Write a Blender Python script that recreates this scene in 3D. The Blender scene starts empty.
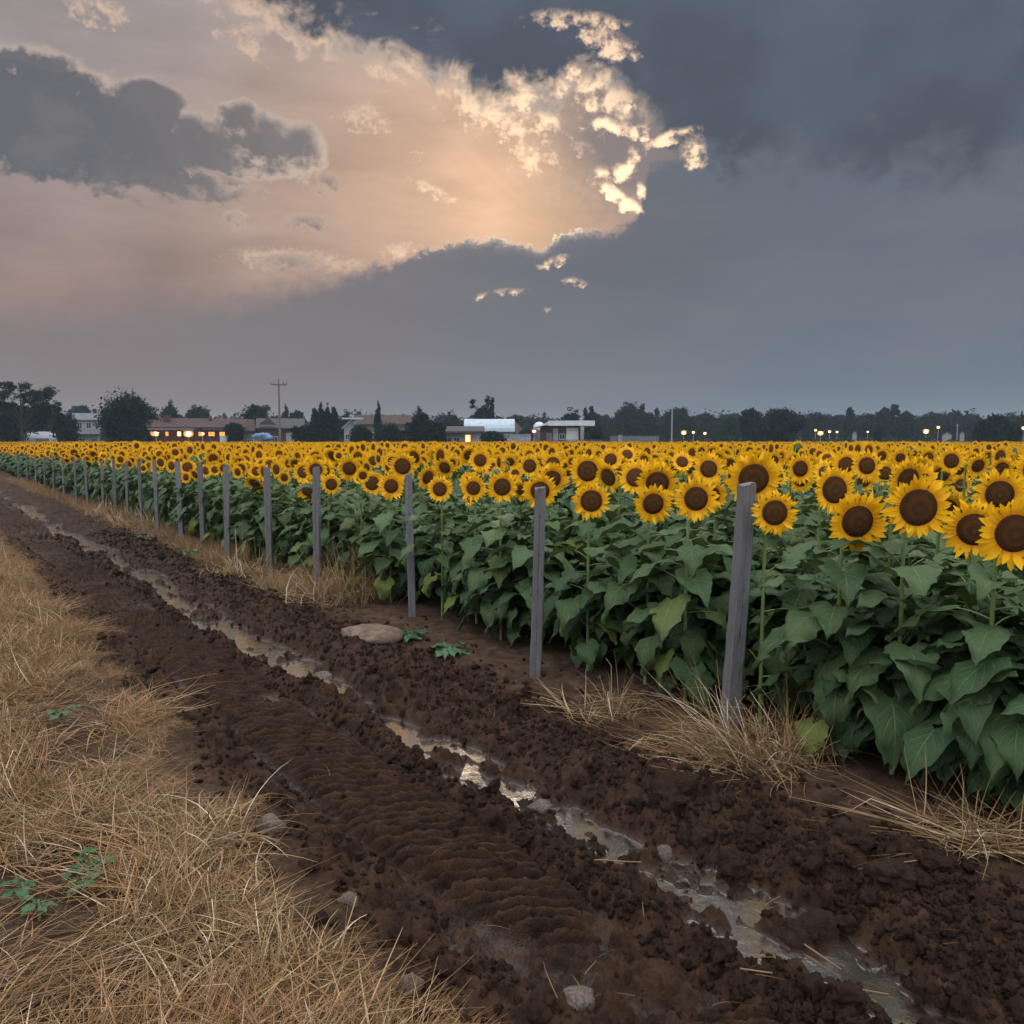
import bpy, math, random, os
import numpy as np
from mathutils import Vector, Matrix, Euler
HAZE = 0.00028
scene = bpy.context.scene
COL = scene.collection
R = math.radians
rng = np.random.default_rng(7)
random.seed(7)
# ---------------------------------------------------------------- camera
F = 800.0; H = 1.75; YAW = math.radians(36.9); PITCH = math.atan(71 / F)
cam_d = bpy.data.cameras.new("camera"); cam = bpy.data.objects.new("camera", cam_d); COL.objects.link(cam)
cam_d.sensor_width = 36; cam_d.lens = 36 * F / 1024; cam_d.clip_start = 0.05; cam_d.clip_end = 5000
cam.location = (0, 0, H); cam.rotation_euler = (math.pi / 2 - PITCH, 0, -YAW)
scene.camera = cam
FW = np.array([math.sin(YAW), math.cos(YAW), 0.0]); RT = np.array([math.cos(YAW), -math.sin(YAW), 0.0])
def ray(u, v):
    """direction of a photo pixel"""
    f = FW * math.cos(PITCH) + np.array([0, 0, -math.sin(PITCH)]); up = FW * math.sin(PITCH) + np.array([0, 0, math.cos(PITCH)])
    return f * F + RT * (u - 512) - up * (v - 512)
def azel(u, v):
    d = ray(u, v); d = d / np.linalg.norm(d)
    return math.degrees(math.atan2(d @ RT, d @ FW)), math.degrees(math.asin(d[2]))
def ground(u, v, z=0.0):
    d = ray(u, v); t = (z - H) / d[2]
    return d[0] * t, d[1] * t
def at_depth(u, depth):
    """ground point seen in column u at a given distance along the view"""
    p = FW * depth + RT * (u - 512) / F * depth
    return p[0], p[1]
def depth_of(x, y): return x * FW[0] + y * FW[1]
def col_of(x, y):
    return 512 + F * (x * RT[0] + y * RT[1]) / max(1e-6, depth_of(x, y))
# ---------------------------------------------------------------- tags and links
def tag(o, label=None, cat=None, group=None, kind=None):
    if label: o["label"] = label
    if cat: o["category"] = cat
    if group: o["group"] = group
    if kind: o["kind"] = kind
    return o
def link(name, me, parent=None):
    o = bpy.data.objects.new(name, me); COL.objects.link(o)
    if parent is not None: o.parent = parent
    return o
def empty(name, loc, rz=0.0):
    o = bpy.data.objects.new(name, None); COL.objects.link(o); o.location = loc; o.rotation_euler = (0, 0, rz); o.empty_display_size = 0.1
    return o
# ---------------------------------------------------------------- shader node helper
class NT:
    def __init__(s, tree): s.t = tree; s.n = tree.nodes; s.l = tree.links
    def node(s, typ, **kw):
        n = s.n.new(typ)
        for k, v in kw.items(): setattr(n, k, v)
        return n
    def put(s, sock, v):
        if isinstance(v, bpy.types.NodeSocket): s.l.new(v, sock)
        elif v is not None:
            if isinstance(v, (tuple, list)) and len(v) == 3 and sock.type == 'RGBA': v = (*v, 1)
            sock.default_value = v
    def m(s, op, a, b=None, c=None, clamp=False):
        n = s.node('ShaderNodeMath', operation=op, use_clamp=clamp)
        s.put(n.inputs[0], a)
        if b is not None: s.put(n.inputs[1], b)
        if c is not None: s.put(n.inputs[2], c)
        return n.outputs[0]
    def vm(s, op, a, b=None):
        n = s.node('ShaderNodeVectorMath', operation=op); s.put(n.inputs[0], a)
        if b is not None: s.put(n.inputs[1], b)
        return n.outputs['Value'] if op in ('DOT_PRODUCT', 'LENGTH', 'DISTANCE') else n.outputs[0]
    def add(s, a, b): return s.m('ADD', a, b)
    def sub(s, a, b): return s.m('SUBTRACT', a, b)
    def mul(s, a, b): return s.m('MULTIPLY', a, b)
    def exp(s, a): return s.m('POWER', 2.718282, a)
    def ss(s, x, lo, hi, o0=0.0, o1=1.0):
        n = s.node('ShaderNodeMapRange', interpolation_type='SMOOTHSTEP'); n.clamp = True
        s.put(n.inputs[0], x); s.put(n.inputs[1], lo); s.put(n.inputs[2], hi); s.put(n.inputs[3], o0); s.put(n.inputs[4], o1)
        return n.outputs[0]
    def lin(s, x, lo, hi, o0=0.0, o1=1.0):
        n = s.node('ShaderNodeMapRange'); n.clamp = True
        s.put(n.inputs[0], x); s.put(n.inputs[1], lo); s.put(n.inputs[2], hi); s.put(n.inputs[3], o0); s.put(n.inputs[4], o1)
        return n.outputs[0]
    def mix(s, f, a, b, mode='MIX'):
        n = s.node('ShaderNodeMix', data_type='RGBA', blend_type=mode); n.clamp_factor = True
        s.put(n.inputs[0], f); s.put(n.inputs[6], a); s.put(n.inputs[7], b)
        return n.outputs[2]
    def xyz(s, x, y, z=0.0):
        n = s.node('ShaderNodeCombineXYZ'); s.put(n.inputs[0], x); s.put(n.inputs[1], y); s.put(n.inputs[2], z); return n.outputs[0]
    def sep(s, v):
        n = s.node('ShaderNodeSeparateXYZ'); s.put(n.inputs[0], v); return n.outputs
    def noise(s, vec, scale, detail=4, rough=0.5, dist=0.0, out=0, dim='3D'):
        n = s.node('ShaderNodeTexNoise', noise_dimensions=dim); n.inputs['Scale'].default_value = scale; n.inputs['Detail'].default_value = detail
        n.inputs['Roughness'].default_value = rough; n.inputs['Distortion'].default_value = dist
        if vec is not None: s.put(n.inputs['Vector'], vec)
        return n.outputs[out]
    def voro(s, vec, scale, feature='F1', out=0, rnd=1.0, dim='3D'):
        n = s.node('ShaderNodeTexVoronoi', feature=feature, voronoi_dimensions=dim); n.inputs['Scale'].default_value = scale; n.inputs['Randomness'].default_value = rnd
        if vec is not None: s.put(n.inputs['Vector'], vec)
        return n.outputs[out]
    def curve(s, x, lo, hi, pts, ylo, yhi):
        """float curve through (x, y) points, x mapped from lo..hi, y from ylo..yhi"""
        n = s.node('ShaderNodeFloatCurve'); c = n.mapping.curves[0]
        P = [((px - lo) / (hi - lo), (py - ylo) / (yhi - ylo)) for px, py in pts]
        while len(c.points) < len(P): c.points.new(0.5, 0.5)
        for q, p in zip(c.points, P): q.location = p; q.handle_type = 'VECTOR'
        n.mapping.use_clip = False; n.mapping.update()
        s.put(n.inputs['Value'], s.lin(x, lo, hi))
        return s.add(s.mul(n.outputs[0], yhi - ylo), ylo)
def material(name):
    m = bpy.data.materials.new(name); m.use_nodes = True; m.node_tree.nodes.clear()
    s = NT(m.node_tree); out = s.node('ShaderNodeOutputMaterial'); b = s.node('ShaderNodeBsdfPrincipled')
    s.l.new(b.outputs[0], out.inputs['Surface'])
    return m, s, b, out
def bump(s, b, height, strength=0.5, dist=0.01, normal=None):
    n = s.node('ShaderNodeBump'); n.inputs['Strength'].default_value = strength; n.inputs['Distance'].default_value = dist
    s.put(n.inputs['Height'], height)
    if normal is not None: s.put(n.inputs['Normal'], normal)
    s.l.new(n.outputs[0], b.inputs['Normal']); return n.outputs[0]
def basic(name, col, rough=0.7, spec=0.3, nscale=None, namt=0.25, metal=0.0, bmp=0.0, coord='Object'):
    m, s, b, o = material(name)
    b.inputs['Roughness'].default_value = rough; b.inputs['Specular IOR Level'].default_value = spec; b.inputs['Metallic'].default_value = metal
    if nscale:
        tc = s.node('ShaderNodeTexCoord').outputs[coord]
        nz = s.noise(tc, nscale, 5, 0.6)
        s.put(b.inputs['Base Color'], s.mix(s.ss(nz, .3, .7), tuple(c * (1 - namt) for c in col), tuple(min(1, c * (1 + namt)) for c in col)))
        if bmp: bump(s, b, nz, bmp, 0.02)
    else: s.put(b.inputs['Base Color'], col)
    return m
# ---------------------------------------------------------------- sky
SUN_AZ, SUN_EL = azel(560, 236)
world = bpy.data.worlds.new("World"); scene.world = world; world.use_nodes = True
def build_sky():
    s = NT(world.node_tree); s.n.clear()
    out = s.node('ShaderNodeOutputWorld'); bg = s.node('ShaderNodeBackground'); s.l.new(bg.outputs[0], out.inputs[0])
    D = s.node('ShaderNodeTexCoord').outputs['Generated']
    D = s.vm('NORMALIZE', D)
    r = s.vm('DOT_PRODUCT', D, tuple(RT)); h = s.vm('DOT_PRODUCT', D, tuple(FW)); z = s.sep(D)[2]
    A = s.mul(s.m('ARCTAN2', r, h), 180 / math.pi)
    E = s.mul(s.m('ARCSINE', z), 180 / math.pi)
    AE = s.xyz(A, s.mul(E, 1.25), 0.0)
    n_big = s.sub(s.noise(AE, .12, 2, .5, dim='2D'), .5)
    n_mid = s.sub(s.noise(AE, .30, 4, .6, .3, dim='2D'), .5)
    n_fin = s.sub(s.noise(s.vm('ADD', AE, (31., 7., 3.)), 1.1, 5, .6, dim='2D'), .5)
    n_xf = s.sub(s.noise(s.vm('ADD', AE, (11., 3., 0.)), 3.2, 3, .6, dim='2D'), .5)
    puff = s.sub(.45, s.voro(s.vm('ADD', AE, s.xyz(s.mul(n_mid, 2.), s.mul(n_fin, 1.5), 0.)), .55, 'F1', dim='2D'))
    def P(pts): return [azel(*p) for p in pts]
    warps = {}
    def dist2(u, v, su, sv, rot=0.0, wob=0.0):
        """squared distance from a spot of the sky in units of its half sizes (photo pixels -> degrees)"""
        a0, e0 = azel(u, v); k = 180 / math.pi / F
        if wob not in warps:
            warps[wob] = s.xyz(A, E, 0.) if not wob else s.xyz(s.add(A, s.mul(n_mid, wob)), s.add(E, s.mul(n_fin, wob)), 0.)
        mp = s.node('ShaderNodeMapping', vector_type='TEXTURE'); s.put(mp.inputs[0], warps[wob])
        mp.inputs[1].default_value = (a0, e0, 0); mp.inputs[2].default_value = (0, 0, R(rot)); mp.inputs[3].default_value = (su * k, sv * k, 1)
        return s.vm('DOT_PRODUCT', mp.outputs[0], mp.outputs[0])
    def smax(a, b, k=.2):
        return s.m('SMOOTH_MAX', a, b, k)
    # hazy evening air, glow around the hidden sun
    g = s.exp(s.mul(dist2(475, 180, 225, 150), -1.0))
    g2 = s.exp(s.mul(dist2(520, 212, 95, 75), -1.0))
    low = s.ss(E, 4., 26.)
    base = s.mix(low, (.30, .205, .178), (.325, .295, .30))
    base = s.mix(g, base, (.66, .43, .30))
    base = s.mix(s.mul(g2, .6), base, (1.0, .62, .36))
    # faint slanting rays from the hidden sun
    a0, e0 = azel(560, 236)
    ang = s.m('ARCTAN2', s.sub(E, e0), s.sub(A, a0))
    rays = s.noise(s.xyz(s.mul(ang, 3.2), 0., 0.), 2.2, 2, .5)
    base = s.vm('SCALE', base, None); base.node.inputs['Scale'].default_value = 1
    s.put(base.node.inputs['Scale'], s.add(s.add(.90, s.mul(rays, .18)), s.mul(s.add(n_big, s.mul(s.sub(s.noise(s.xyz(s.mul(A, .35), s.mul(E, 1.6)), .22, 4, .6, dim='2D'), .5), 1.3)), .38)))
    veins = s.noise(s.xyz(s.mul(A, .5), s.mul(E, 2.2), 5.), .16, 5, .55)
    sun_near = s.exp(s.mul(dist2(585, 205, 150, 130), -1.0))
    bright = s.mix(sun_near, (.70, .50, .37), (1.7, 1.2, .75))
    hot = s.mix(sun_near, (.7, .55, .45), (1.9, 1.5, 1.05))
    col = base
    # ---- thin bright wisps in the clear window
    wisp = None
    for (u, v, su, sv, rt) in [(365, 116, 30, 14, 0), (418, 156, 12, 4, 0), (428, 189, 28, 7, -20), (530, 156, 27, 15, -8), (585, 147, 16, 6, -10), (505, 120, 60, 16, -10),
                               (240, 217, 14, 7, 0), (345, 265, 34, 8, 5), (400, 250, 24, 9, 8), (95, 8, 30, 12, 0), (250, 45, 12, 12, 0), (290, 258, 60, 12, 0)]:
        w_ = s.sub(1., dist2(u, v, su, sv, rt, 1.6)); wisp = w_ if wisp is None else s.m('MAXIMUM', wisp, w_)
    wisp = s.add(wisp, s.add(s.mul(n_fin, 3.6), s.mul(n_xf, 1.6))); 
    col = s.mix(s.mul(s.ss(wisp, .0, 1.7), .85), col, bright)
    # ---- left cloud bank with lumpy lit crown and flat dark belly
    lf = None
    for (u, v, su, sv, rt) in [(10, 112, 120, 48, -12), (120, 133, 110, 40, -14), (205, 152, 45, 30, -12), (60, 95, 60, 30, -5), (150, 104, 34, 20, 0), (265, 146, 44, 30, -10), (240, 122, 24, 20, 0), (302, 152, 26, 26, 0)]:
        w_ = s.sub(1., dist2(u, v, su, sv, rt, .9)); lf = w_ if lf is None else smax(lf, w_, .12)
    lf = s.add(lf, s.add(s.mul(n_mid, 1.5), s.add(s.mul(puff, .12), s.mul(n_fin, .42))))
    # the side away from the sun (below and left) has no lit edge
    top = s.ss(s.add(s.sub(E, s.mul(A, -.16)), s.mul(n_mid, 5.)), azel(100, 158)[1] - .16 * 27, azel(100, 118)[1] - .16 * 27)
    core = s.ss(s.add(lf, s.add(s.mul(n_big, .8), s.mul(n_fin, .9))), .04, s.lin(A, -31., -15., .32, 1.05))
    core = s.m('MAXIMUM', core, s.mul(s.sub(1., top), .95))
    lcol = s.mix(core, s.mix(g, (.50, .395, .345), (.66, .49, .38)), s.mix(s.ss(A, -30., -14.), (.135, .138, .155), (.20, .178, .175)))
    lcol = s.mix(s.mul(s.ss(n_mid, -.1, .25), .2), lcol, (.30, .26, .26))
    col = s.mix(s.ss(lf, -.08, .32), col, lcol)
    sc = None
    for (u, v, su, sv, rt) in [(312, 222, 32, 9, 0), (238, 218, 14, 8, 0), (290, 262, 40, 12, 0), (325, 182, 16, 12, -30), (230, 180, 40, 6, -10)]:
        w_ = s.sub(1., dist2(u, v, su, sv, rt, 1.5)); sc = w_ if sc is None else smax(sc, w_, .12)
    sc = s.add(sc, s.mul(n_fin, 2.2))
    col = s.mix(s.mul(s.ss(sc, .0, .9), .85), col, s.mix(s.ss(sc, .3, 1.5), (.53, .40, .32), (.25, .20, .19)))
    # ---- lower veil of haze and cloud that hides the sun
    qB = s.curve(A, -45, 45, P([(-250, 282), (0, 279), (200, 272), (300, 265), (365, 262), (400, 258), (432, 247), (470, 240), (520, 242), (545, 249), (556, 236), (585, 228), (615, 226), (636, 212), (643, 190), (648, 160), (690, 146), (735, 60), (800, -40), (1150, -60)]), 0, 45)
    dB = s.add(s.sub(qB, E), s.add(s.mul(n_fin, 1.25), s.add(s.mul(n_mid, 1.3), s.mul(n_xf, .55))))
    wB = s.curve(A, -45, 45, [(-45, 4.0), (-20, 3.6), (-13, 2.2), (-8, .5), (-4, .12), (4.5, .2), (7.5, 1.0), (45, 1.0)], 0, 8)
    aB = s.ss(dB, 0., wB)
    vcol = s.mix(s.ss(A, -30., 24.), (.205, .172, .172), (.130, .153, .190))
    vcol = s.mix(s.mul(s.exp(s.mul(s.mul(E, E), -.012)), .5), vcol, s.mix(s.ss(A, -30., 25.), (.25, .20, .188), (.165, .196, .242)))
    vcol = s.mix(s.mul(s.ss(veins, .35, .7), .22), vcol, (.24, .225, .24))
    vcol = s.mix(s.mul(s.exp(s.mul(dist2(640, 250, 110, 60), -1.)), .35), vcol, (.115, .12, .145))
    rim = s.mul(s.mul(s.mul(s.sub(1., s.ss(A, 6., 8.5)), s.exp(s.mul(s.m('MAXIMUM', dB, 0.), -5.5))), s.ss(s.add(n_fin, s.mul(n_mid, 1.0)), -.32, .22)), s.exp(s.mul(dist2(580, 225, 165, 120), -1.)))
    vcol = s.mix(s.m('MINIMUM', s.mul(rim, 1.3), 1.), vcol, hot)
    col = s.mix(s.mul(s.m('MINIMUM', s.mul(s.exp(s.mul(dist2(650, 130, 80, 66, 0, 2.5), -1.)), 1.5), 1.), .85), col, (.20, .185, .195))
    col = s.mix(aB, col, vcol)
    # ---- high dark deck with a broad lit, lumpy fringe
    qA = s.curve(A, -45, 45, P([(-200, -250), (100, -110), (170, -40), (215, 12), (260, 38), (320, 58), (380, 78), (430, 92), (470, 112), (530, 120), (575, 116), (600, 112), (635, 122), (680, 150), (740, 168), (1024, 176), (1200, 172)]), 0, 60)
    dA = s.sub(E, qA)
    dA = s.add(dA, s.add(s.mul(n_mid, 6.2), s.add(s.mul(n_fin, 1.9), s.add(s.mul(n_xf, .35), s.mul(puff, .3)))))
    soft = s.ss(A, 11., 17.)
    aA = s.ss(dA, s.sub(-.3, s.mul(soft, 1.3)), s.add(.9, s.mul(soft, 2.2)))
    dcol = s.mix(s.ss(dA, 3., 12.), (.078, .093, .122), (.100, .121, .155))
    dcol = s.mix(s.mul(s.ss(n_big, -.12, .16), .5), dcol, (.118, .140, .180))
    open_ = s.sub(1., s.ss(A, 5.5, 11.))
    fr = s.mul(s.sub(1., s.ss(dA, .6, 3.0)), open_)
    dcol = s.mix(fr, dcol, s.mix(s.ss(s.add(n_fin, puff), -.25, .3), (.50, .40, .335), bright))
    col = s.mix(aA, col, dcol)
    # ---- torn lit pieces along the seam and small ones in the veil
    torn = None; edge_n = s.mul(n_fin, .5)
    for (u, v, su, sv, rt, k) in [(575, 20, 48, 9, -4, 1), (605, 42, 34, 13, -18, 1), (622, 52, 16, 9, 20, 1), (630, 104, 9, 5, 30, 1), (607, 124, 20, 7, -20, 1), (640, 132, 12, 8, 0, 1), (668, 138, 30, 7, 14, 1), (694, 150, 13, 16, 10, 1), (584, 102, 20, 10, -20, 1), (575, 75, 14, 12, -40, 1),
                               (598, 176, 16, 11, -10, 1.3), (622, 172, 18, 9, 0, 1.3), (612, 192, 26, 7, -32, 1.4), (630, 206, 15, 8, -30, 1.5), (640, 192, 6, 10, 0, 1.2), (634, 160, 7, 13, 0, 1.1),
                               (553, 262, 18, 7, 18, .9), (575, 282, 14, 5, -12, .7), (503, 292, 24, 4, 6, .6), (545, 309, 8, 3, 0, .4)]:
        w_ = s.mul(s.sub(1., dist2(u, v, su, sv, rt, 1.1)), k); torn = w_ if torn is None else s.m('MAXIMUM', torn, w_)
    torn = s.sub(s.add(torn, s.add(s.mul(n_fin, 3.2), s.add(s.mul(n_mid, 1.6), s.mul(n_xf, .6)))), .16)
    col = s.mix(s.mul(s.ss(torn, -.22, .95), .95), col, s.mix(s.ss(torn, .2, 1.2), s.mix(sun_near, (.5, .36, .29), (.95, .66, .45)), bright))
    # ---- above and behind the frame: unseen cloud and sky, brightened to light the plants
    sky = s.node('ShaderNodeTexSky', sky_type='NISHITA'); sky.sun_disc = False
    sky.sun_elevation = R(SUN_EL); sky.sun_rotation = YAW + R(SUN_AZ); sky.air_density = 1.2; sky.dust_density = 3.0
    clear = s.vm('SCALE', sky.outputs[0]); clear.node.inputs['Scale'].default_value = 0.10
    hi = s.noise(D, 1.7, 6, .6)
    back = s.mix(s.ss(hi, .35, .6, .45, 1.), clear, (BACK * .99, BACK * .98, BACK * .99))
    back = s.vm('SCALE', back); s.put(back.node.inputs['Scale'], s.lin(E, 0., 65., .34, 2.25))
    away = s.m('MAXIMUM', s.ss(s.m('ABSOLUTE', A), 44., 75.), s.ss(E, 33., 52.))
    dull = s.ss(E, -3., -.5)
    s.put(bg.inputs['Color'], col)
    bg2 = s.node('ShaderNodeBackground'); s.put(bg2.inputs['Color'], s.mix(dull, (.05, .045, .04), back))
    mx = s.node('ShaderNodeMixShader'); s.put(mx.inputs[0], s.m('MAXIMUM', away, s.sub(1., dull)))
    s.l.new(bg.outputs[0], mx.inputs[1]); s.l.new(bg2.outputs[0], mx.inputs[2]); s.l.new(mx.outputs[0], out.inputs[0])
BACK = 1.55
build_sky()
world.cycles.sampling_method = 'MANUAL'; world.cycles.sample_map_resolution = 512
sun_d = bpy.data.lights.new("sun", 'SUN'); sun_o = bpy.data.objects.new("sun", sun_d); COL.objects.link(sun_o)
sun_d.energy = 0.5; sun_d.angle = R(18); sun_d.color = (1, .86, .7)
_a = YAW + R(SUN_AZ); _e = R(SUN_EL)
sun_o.rotation_euler = Vector((math.sin(_a) * math.cos(_e), math.cos(_a) * math.cos(_e), math.sin(_e))).to_track_quat('Z', 'Y').to_euler()
scene.view_settings.view_transform = 'Standard'; scene.view_settings.look = 'None'
scene.view_settings.exposure = 0; scene.view_settings.gamma = 1
scene.cycles.use_denoising = True; scene.cycles.max_bounces = 4; scene.cycles.diffuse_bounces = 2; scene.cycles.glossy_bounces = 2
scene.cycles.use_adaptive_sampling = True; scene.cycles.adaptive_threshold = 0.025; scene.cycles.transmission_bounces = 2; scene.cycles.transparent_max_bounces = 4; scene.cycles.volume_bounces = 1
scene.cycles.sample_clamp_indirect = 6
# ---------------------------------------------------------------- numpy noise
def _hash(ix, iy, k):
    n = (ix.astype(np.int64) * 374761393 + iy.astype(np.int64) * 668265263 + k * 982451653) & 0x7fffffff
    n = ((n ^ (n >> 13)) * 1274126177) & 0x7fffffff
    n = n ^ (n >> 16)
    return (n & 0xffff) / 65535.0
def vnoise(x, y, k=0):
    ix = np.floor(x); iy = np.floor(y); fx = x - ix; fy = y - iy
    fx = fx * fx * (3 - 2 * fx); fy = fy * fy * (3 - 2 * fy)
    a = _hash(ix, iy, k); b = _hash(ix + 1, iy, k); c = _hash(ix, iy + 1, k); d = _hash(ix + 1, iy + 1, k)
    return (a * (1 - fx) + b * fx) * (1 - fy) + (c * (1 - fx) + d * fx) * fy - .5
def fbm(x, y, o=4, k=0, g=.5):
    s = 0; a = 1
    for i in range(o): s = s + a * vnoise(x, y, k + i); x = x * 2.03 + 5.1; y = y * 2.03 - 3.7; a *= g
    return s
def lumps(x, y, k=0, fill=.85):
    """rounded clods: the highest of the domes of the neighbouring cells, 0..1"""
    ix = np.floor(x); iy = np.floor(y); out = np.zeros_like(x)
    for dx in (-1, 0, 1):
        for dy in (-1, 0, 1):
            cx = ix + dx; cy = iy + dy
            px = cx + .5 + .8 * (_hash(cx, cy, k) - .5); py = cy + .5 + .8 * (_hash(cx, cy, k + 1) - .5)
            r = .28 + .5 * _hash(cx, cy, k + 2); keep = _hash(cx, cy, k + 3) < fill
            d2 = ((x - px) ** 2 + (y - py) ** 2) / (r * r)
            hgt = r * np.sqrt(np.clip(1 - d2, 0, 1)) * keep
            out = np.maximum(out, hgt)
    return out
def sst(x, a, b):
    t = np.clip((x - a) / (b - a), 0, 1); return t * t * (3 - 2 * t)
def bumpf(x, c, w): return np.exp(-((x - c) / w) ** 2)
WATER_Z = -0.062
def wander(Y): return .05 * np.sin(Y * .55 + .6) + .04 * np.sin(Y * .21) + .03 * np.sin(Y * 1.3 + 1)
def ground_h(X, Y):
    X = np.asarray(X, float); Y = np.asarray(Y, float)
    w = wander(Y); e1 = .10 * fbm(X * 1.7, Y * 1.7, 3, 11) + .05 * fbm(X * 6, Y * 6, 2, 13)
    xl = X + e1 * .8
    bank_l = 1 - sst(xl, 1.10, 1.42)
    bank_r = sst(xl, 3.05, 3.55)
    mud = (1 - bank_l) * (1 - bank_r)
    track = sst(xl, 1.44, 1.56) * (1 - sst(xl, 2.0, 2.1))
    rutw = .17 + .05 * np.sin(Y * 2.3) + .16 * fbm(Y * .9, Y * 0 + 3., 2, 5) + .20 * bumpf(Y, 1.7, .4)
    rc = 2.36 + w * .9
    rut = 1 - sst(np.abs(X - rc), rutw * .55, rutw * 1.35 + .03)
    h = .055 * bank_l * (1 + .5 * fbm(X * .8, Y * .8, 2, 21)) + .015 * bank_r
    h = h - .045 * track - .105 * rut
    h = h + .045 * bumpf(X, 2.12 + w * .5, .07) * (1 - rut) + .055 * bumpf(X, 2.86 + w, .20) * mud * (1 - rut) + .03 * bumpf(X, 1.38, .07)
    h = h + .055 * fbm(X * 1.9 + 3, Y * 1.4, 3, 31) * (mud * .6 + .35) + rut * (.14 * fbm(X * 11, Y * 6, 4, 33) - .03 * sst(Y, 4.2, 6.5) + .06 * fbm(X * .5, Y * 1.3, 2, 35) + .022)
    # tractor tread: arched bars left in the wheel track
    xc = X - 1.78
    ph = (Y + .62 * xc + .9 * xc * xc + .007 * fbm(X * 3, Y * 2, 2, 41)) / .082
    fr_ = ph - np.floor(ph); bar = sst(fr_, .0, .22) * (1 - sst(fr_, .42, .95))
    side = sst(X, 1.50, 1.58) * (1 - sst(X, 1.98, 2.06))
    worn = sst(fbm(X * 1.6, Y * 1.1, 3, 43) + .12, -.25, .15)
    h = h + .098 * (bar - .45) * side * worn
    h = h - .045 * np.exp(-((X - 2.46) / .20) ** 2 - ((Y - 1.36) / .24) ** 2)
    # clods
    rough = mud * (1 - .6 * rut) * (1 - .80 * side * worn) + .16 * bank_r + .30 * bank_l
    big = sst(fbm(X * 1.3, Y * 1.3, 2, 51), -.15, .35); crumb = .55 + .45 * sst(fbm(X * 2.4, Y * 2.0, 3, 55), -.18, .16); slab = fbm(X * 4.2, Y * 2.8, 2, 57)
    wx = X + .05 * fbm(X * 9, Y * 9, 2, 58); wy = Y + .05 * fbm(X * 9, Y * 9, 2, 59)
    c = .095 * lumps(wx / .19, wy / .19, 61, .40) * big + .062 * lumps(wx / .10, wy / .10, 71, .5) * (.4 + .6 * crumb) + (.036 * lumps(wx / .045, wy / .045, 81, .7) + .018 * lumps(X / .02, Y / .02, 91, .8)) * crumb + .05 * np.abs(slab)
    h = h + rough * (c - .03) + (mud * .010 + .006) * fbm(X * 22, Y * 22, 3, 101)
    h = h + .007 * side * fbm(X * 45, Y * 45, 2, 111) + side * .013 * lumps(X / .03, Y / .03, 121, .6) + side * .012 * lumps(X / .07, Y / .07, 125, .12)
    return h
def far_flat(X, Y):
    d = np.hypot(X, Y); k = 1 - sst(d, 20, 45)
    return k
def hgt(x, y):
    return float(ground_h(np.array([x]), np.array([y]))[0] * far_flat(x, y))
def mesh_from(name, V, Fc, smooth=True, loops_per=4):
    me = bpy.data.meshes.new(name); V = np.asarray(V, np.float32); Fc = np.asarray(Fc, np.int32)
    me.vertices.add(len(V)); me.vertices.foreach_set('co', V.ravel())
    n = Fc.shape[1]; me.loops.add(Fc.size); me.loops.foreach_set('vertex_index', Fc.ravel())
    me.polygons.add(len(Fc)); me.polygons.foreach_set('loop_start', np.arange(len(Fc), dtype=np.int32) * n)
    me.polygons.foreach_set('use_smooth', np.full(len(Fc), smooth))
    me.update(calc_edges=True); return me
def grid_faces(nx, ny):
    i = np.arange(nx - 1)[None, :] + nx * np.arange(ny - 1)[:, None]
    return np.stack([i, i + 1, i + 1 + nx, i + nx], -1).reshape(-1, 4)
def join_geo(parts):
    """parts: list of (V, F4) -> one (V, F)"""
    Vs = []; Fs = []; o = 0
    for V, Fc in parts: Vs.append(V); Fs.append(np.asarray(Fc) + o); o += len(V)
    return np.concatenate(Vs), np.concatenate(Fs)
# ---------------------------------------------------------------- ground sheets
def spaced(lo, mid0, mid1, hi, fine, grow):
    a = list(np.arange(mid0, mid1, fine)); d = fine; x = mid0
    L = []
    while x > lo: d *= grow; x -= d; L.append(x)
    d = fine; x = a[-1]; Rr = []
    while x < hi: d *= grow; x += d; Rr.append(x)
    return np.array(L[::-1] + a + Rr)
xs = spaced(-60, 1.1, 3.75, 900, .0075, 1.12)
ys = [0.2]
while ys[-1] < 1400:
    y = ys[-1]; st = .010 if y < 1.0 else (.0075 if y < 4 else .0075 * (y / 4) ** 1.55)
    ys.append(y + min(st, 40))
ys = np.array([-60, -30, -15, -8, -4, -2, -1, -.5, -.2, 0, .1] + ys)
GX, GY = np.meshgrid(xs, ys)
GZ = ground_h(GX, GY) * far_flat(GX, GY)
m_soil, s, b, o = material("mud_and_soil")
tc = s.node('ShaderNodeTexCoord').outputs['Object']; X_, Y_, Z_ = s.sep(tc)
n1 = s.noise(tc, 2.2, 5, .6); n2 = s.noise(tc, 38, 5, .65); n3 = s.noise(tc, 9, 4, .6)
edge = s.add(X_, s.mul(s.sub(n1, .5), .55))
mudc = s.mix(s.ss(n3, .3, .7), (.0160, .0080, .0048), (.047, .0245, .0145))
mudc = s.mix(s.mul(s.ss(n2, .45, .75), .35), mudc, (.060, .035, .025))
dry = s.mix(s.ss(n3, .3, .7), (.042, .025, .018), (.100, .062, .043))
earth = s.mix(s.ss(edge, 3.15, 3.75), mudc, dry)
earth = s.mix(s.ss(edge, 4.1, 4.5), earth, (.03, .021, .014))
bankc = s.mix(s.ss(n2, .3, .7), (.030, .019, .012), (.085, .052, .032))
earth = s.mix(s.ss(edge, 1.32, 1.02), earth, bankc)
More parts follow.
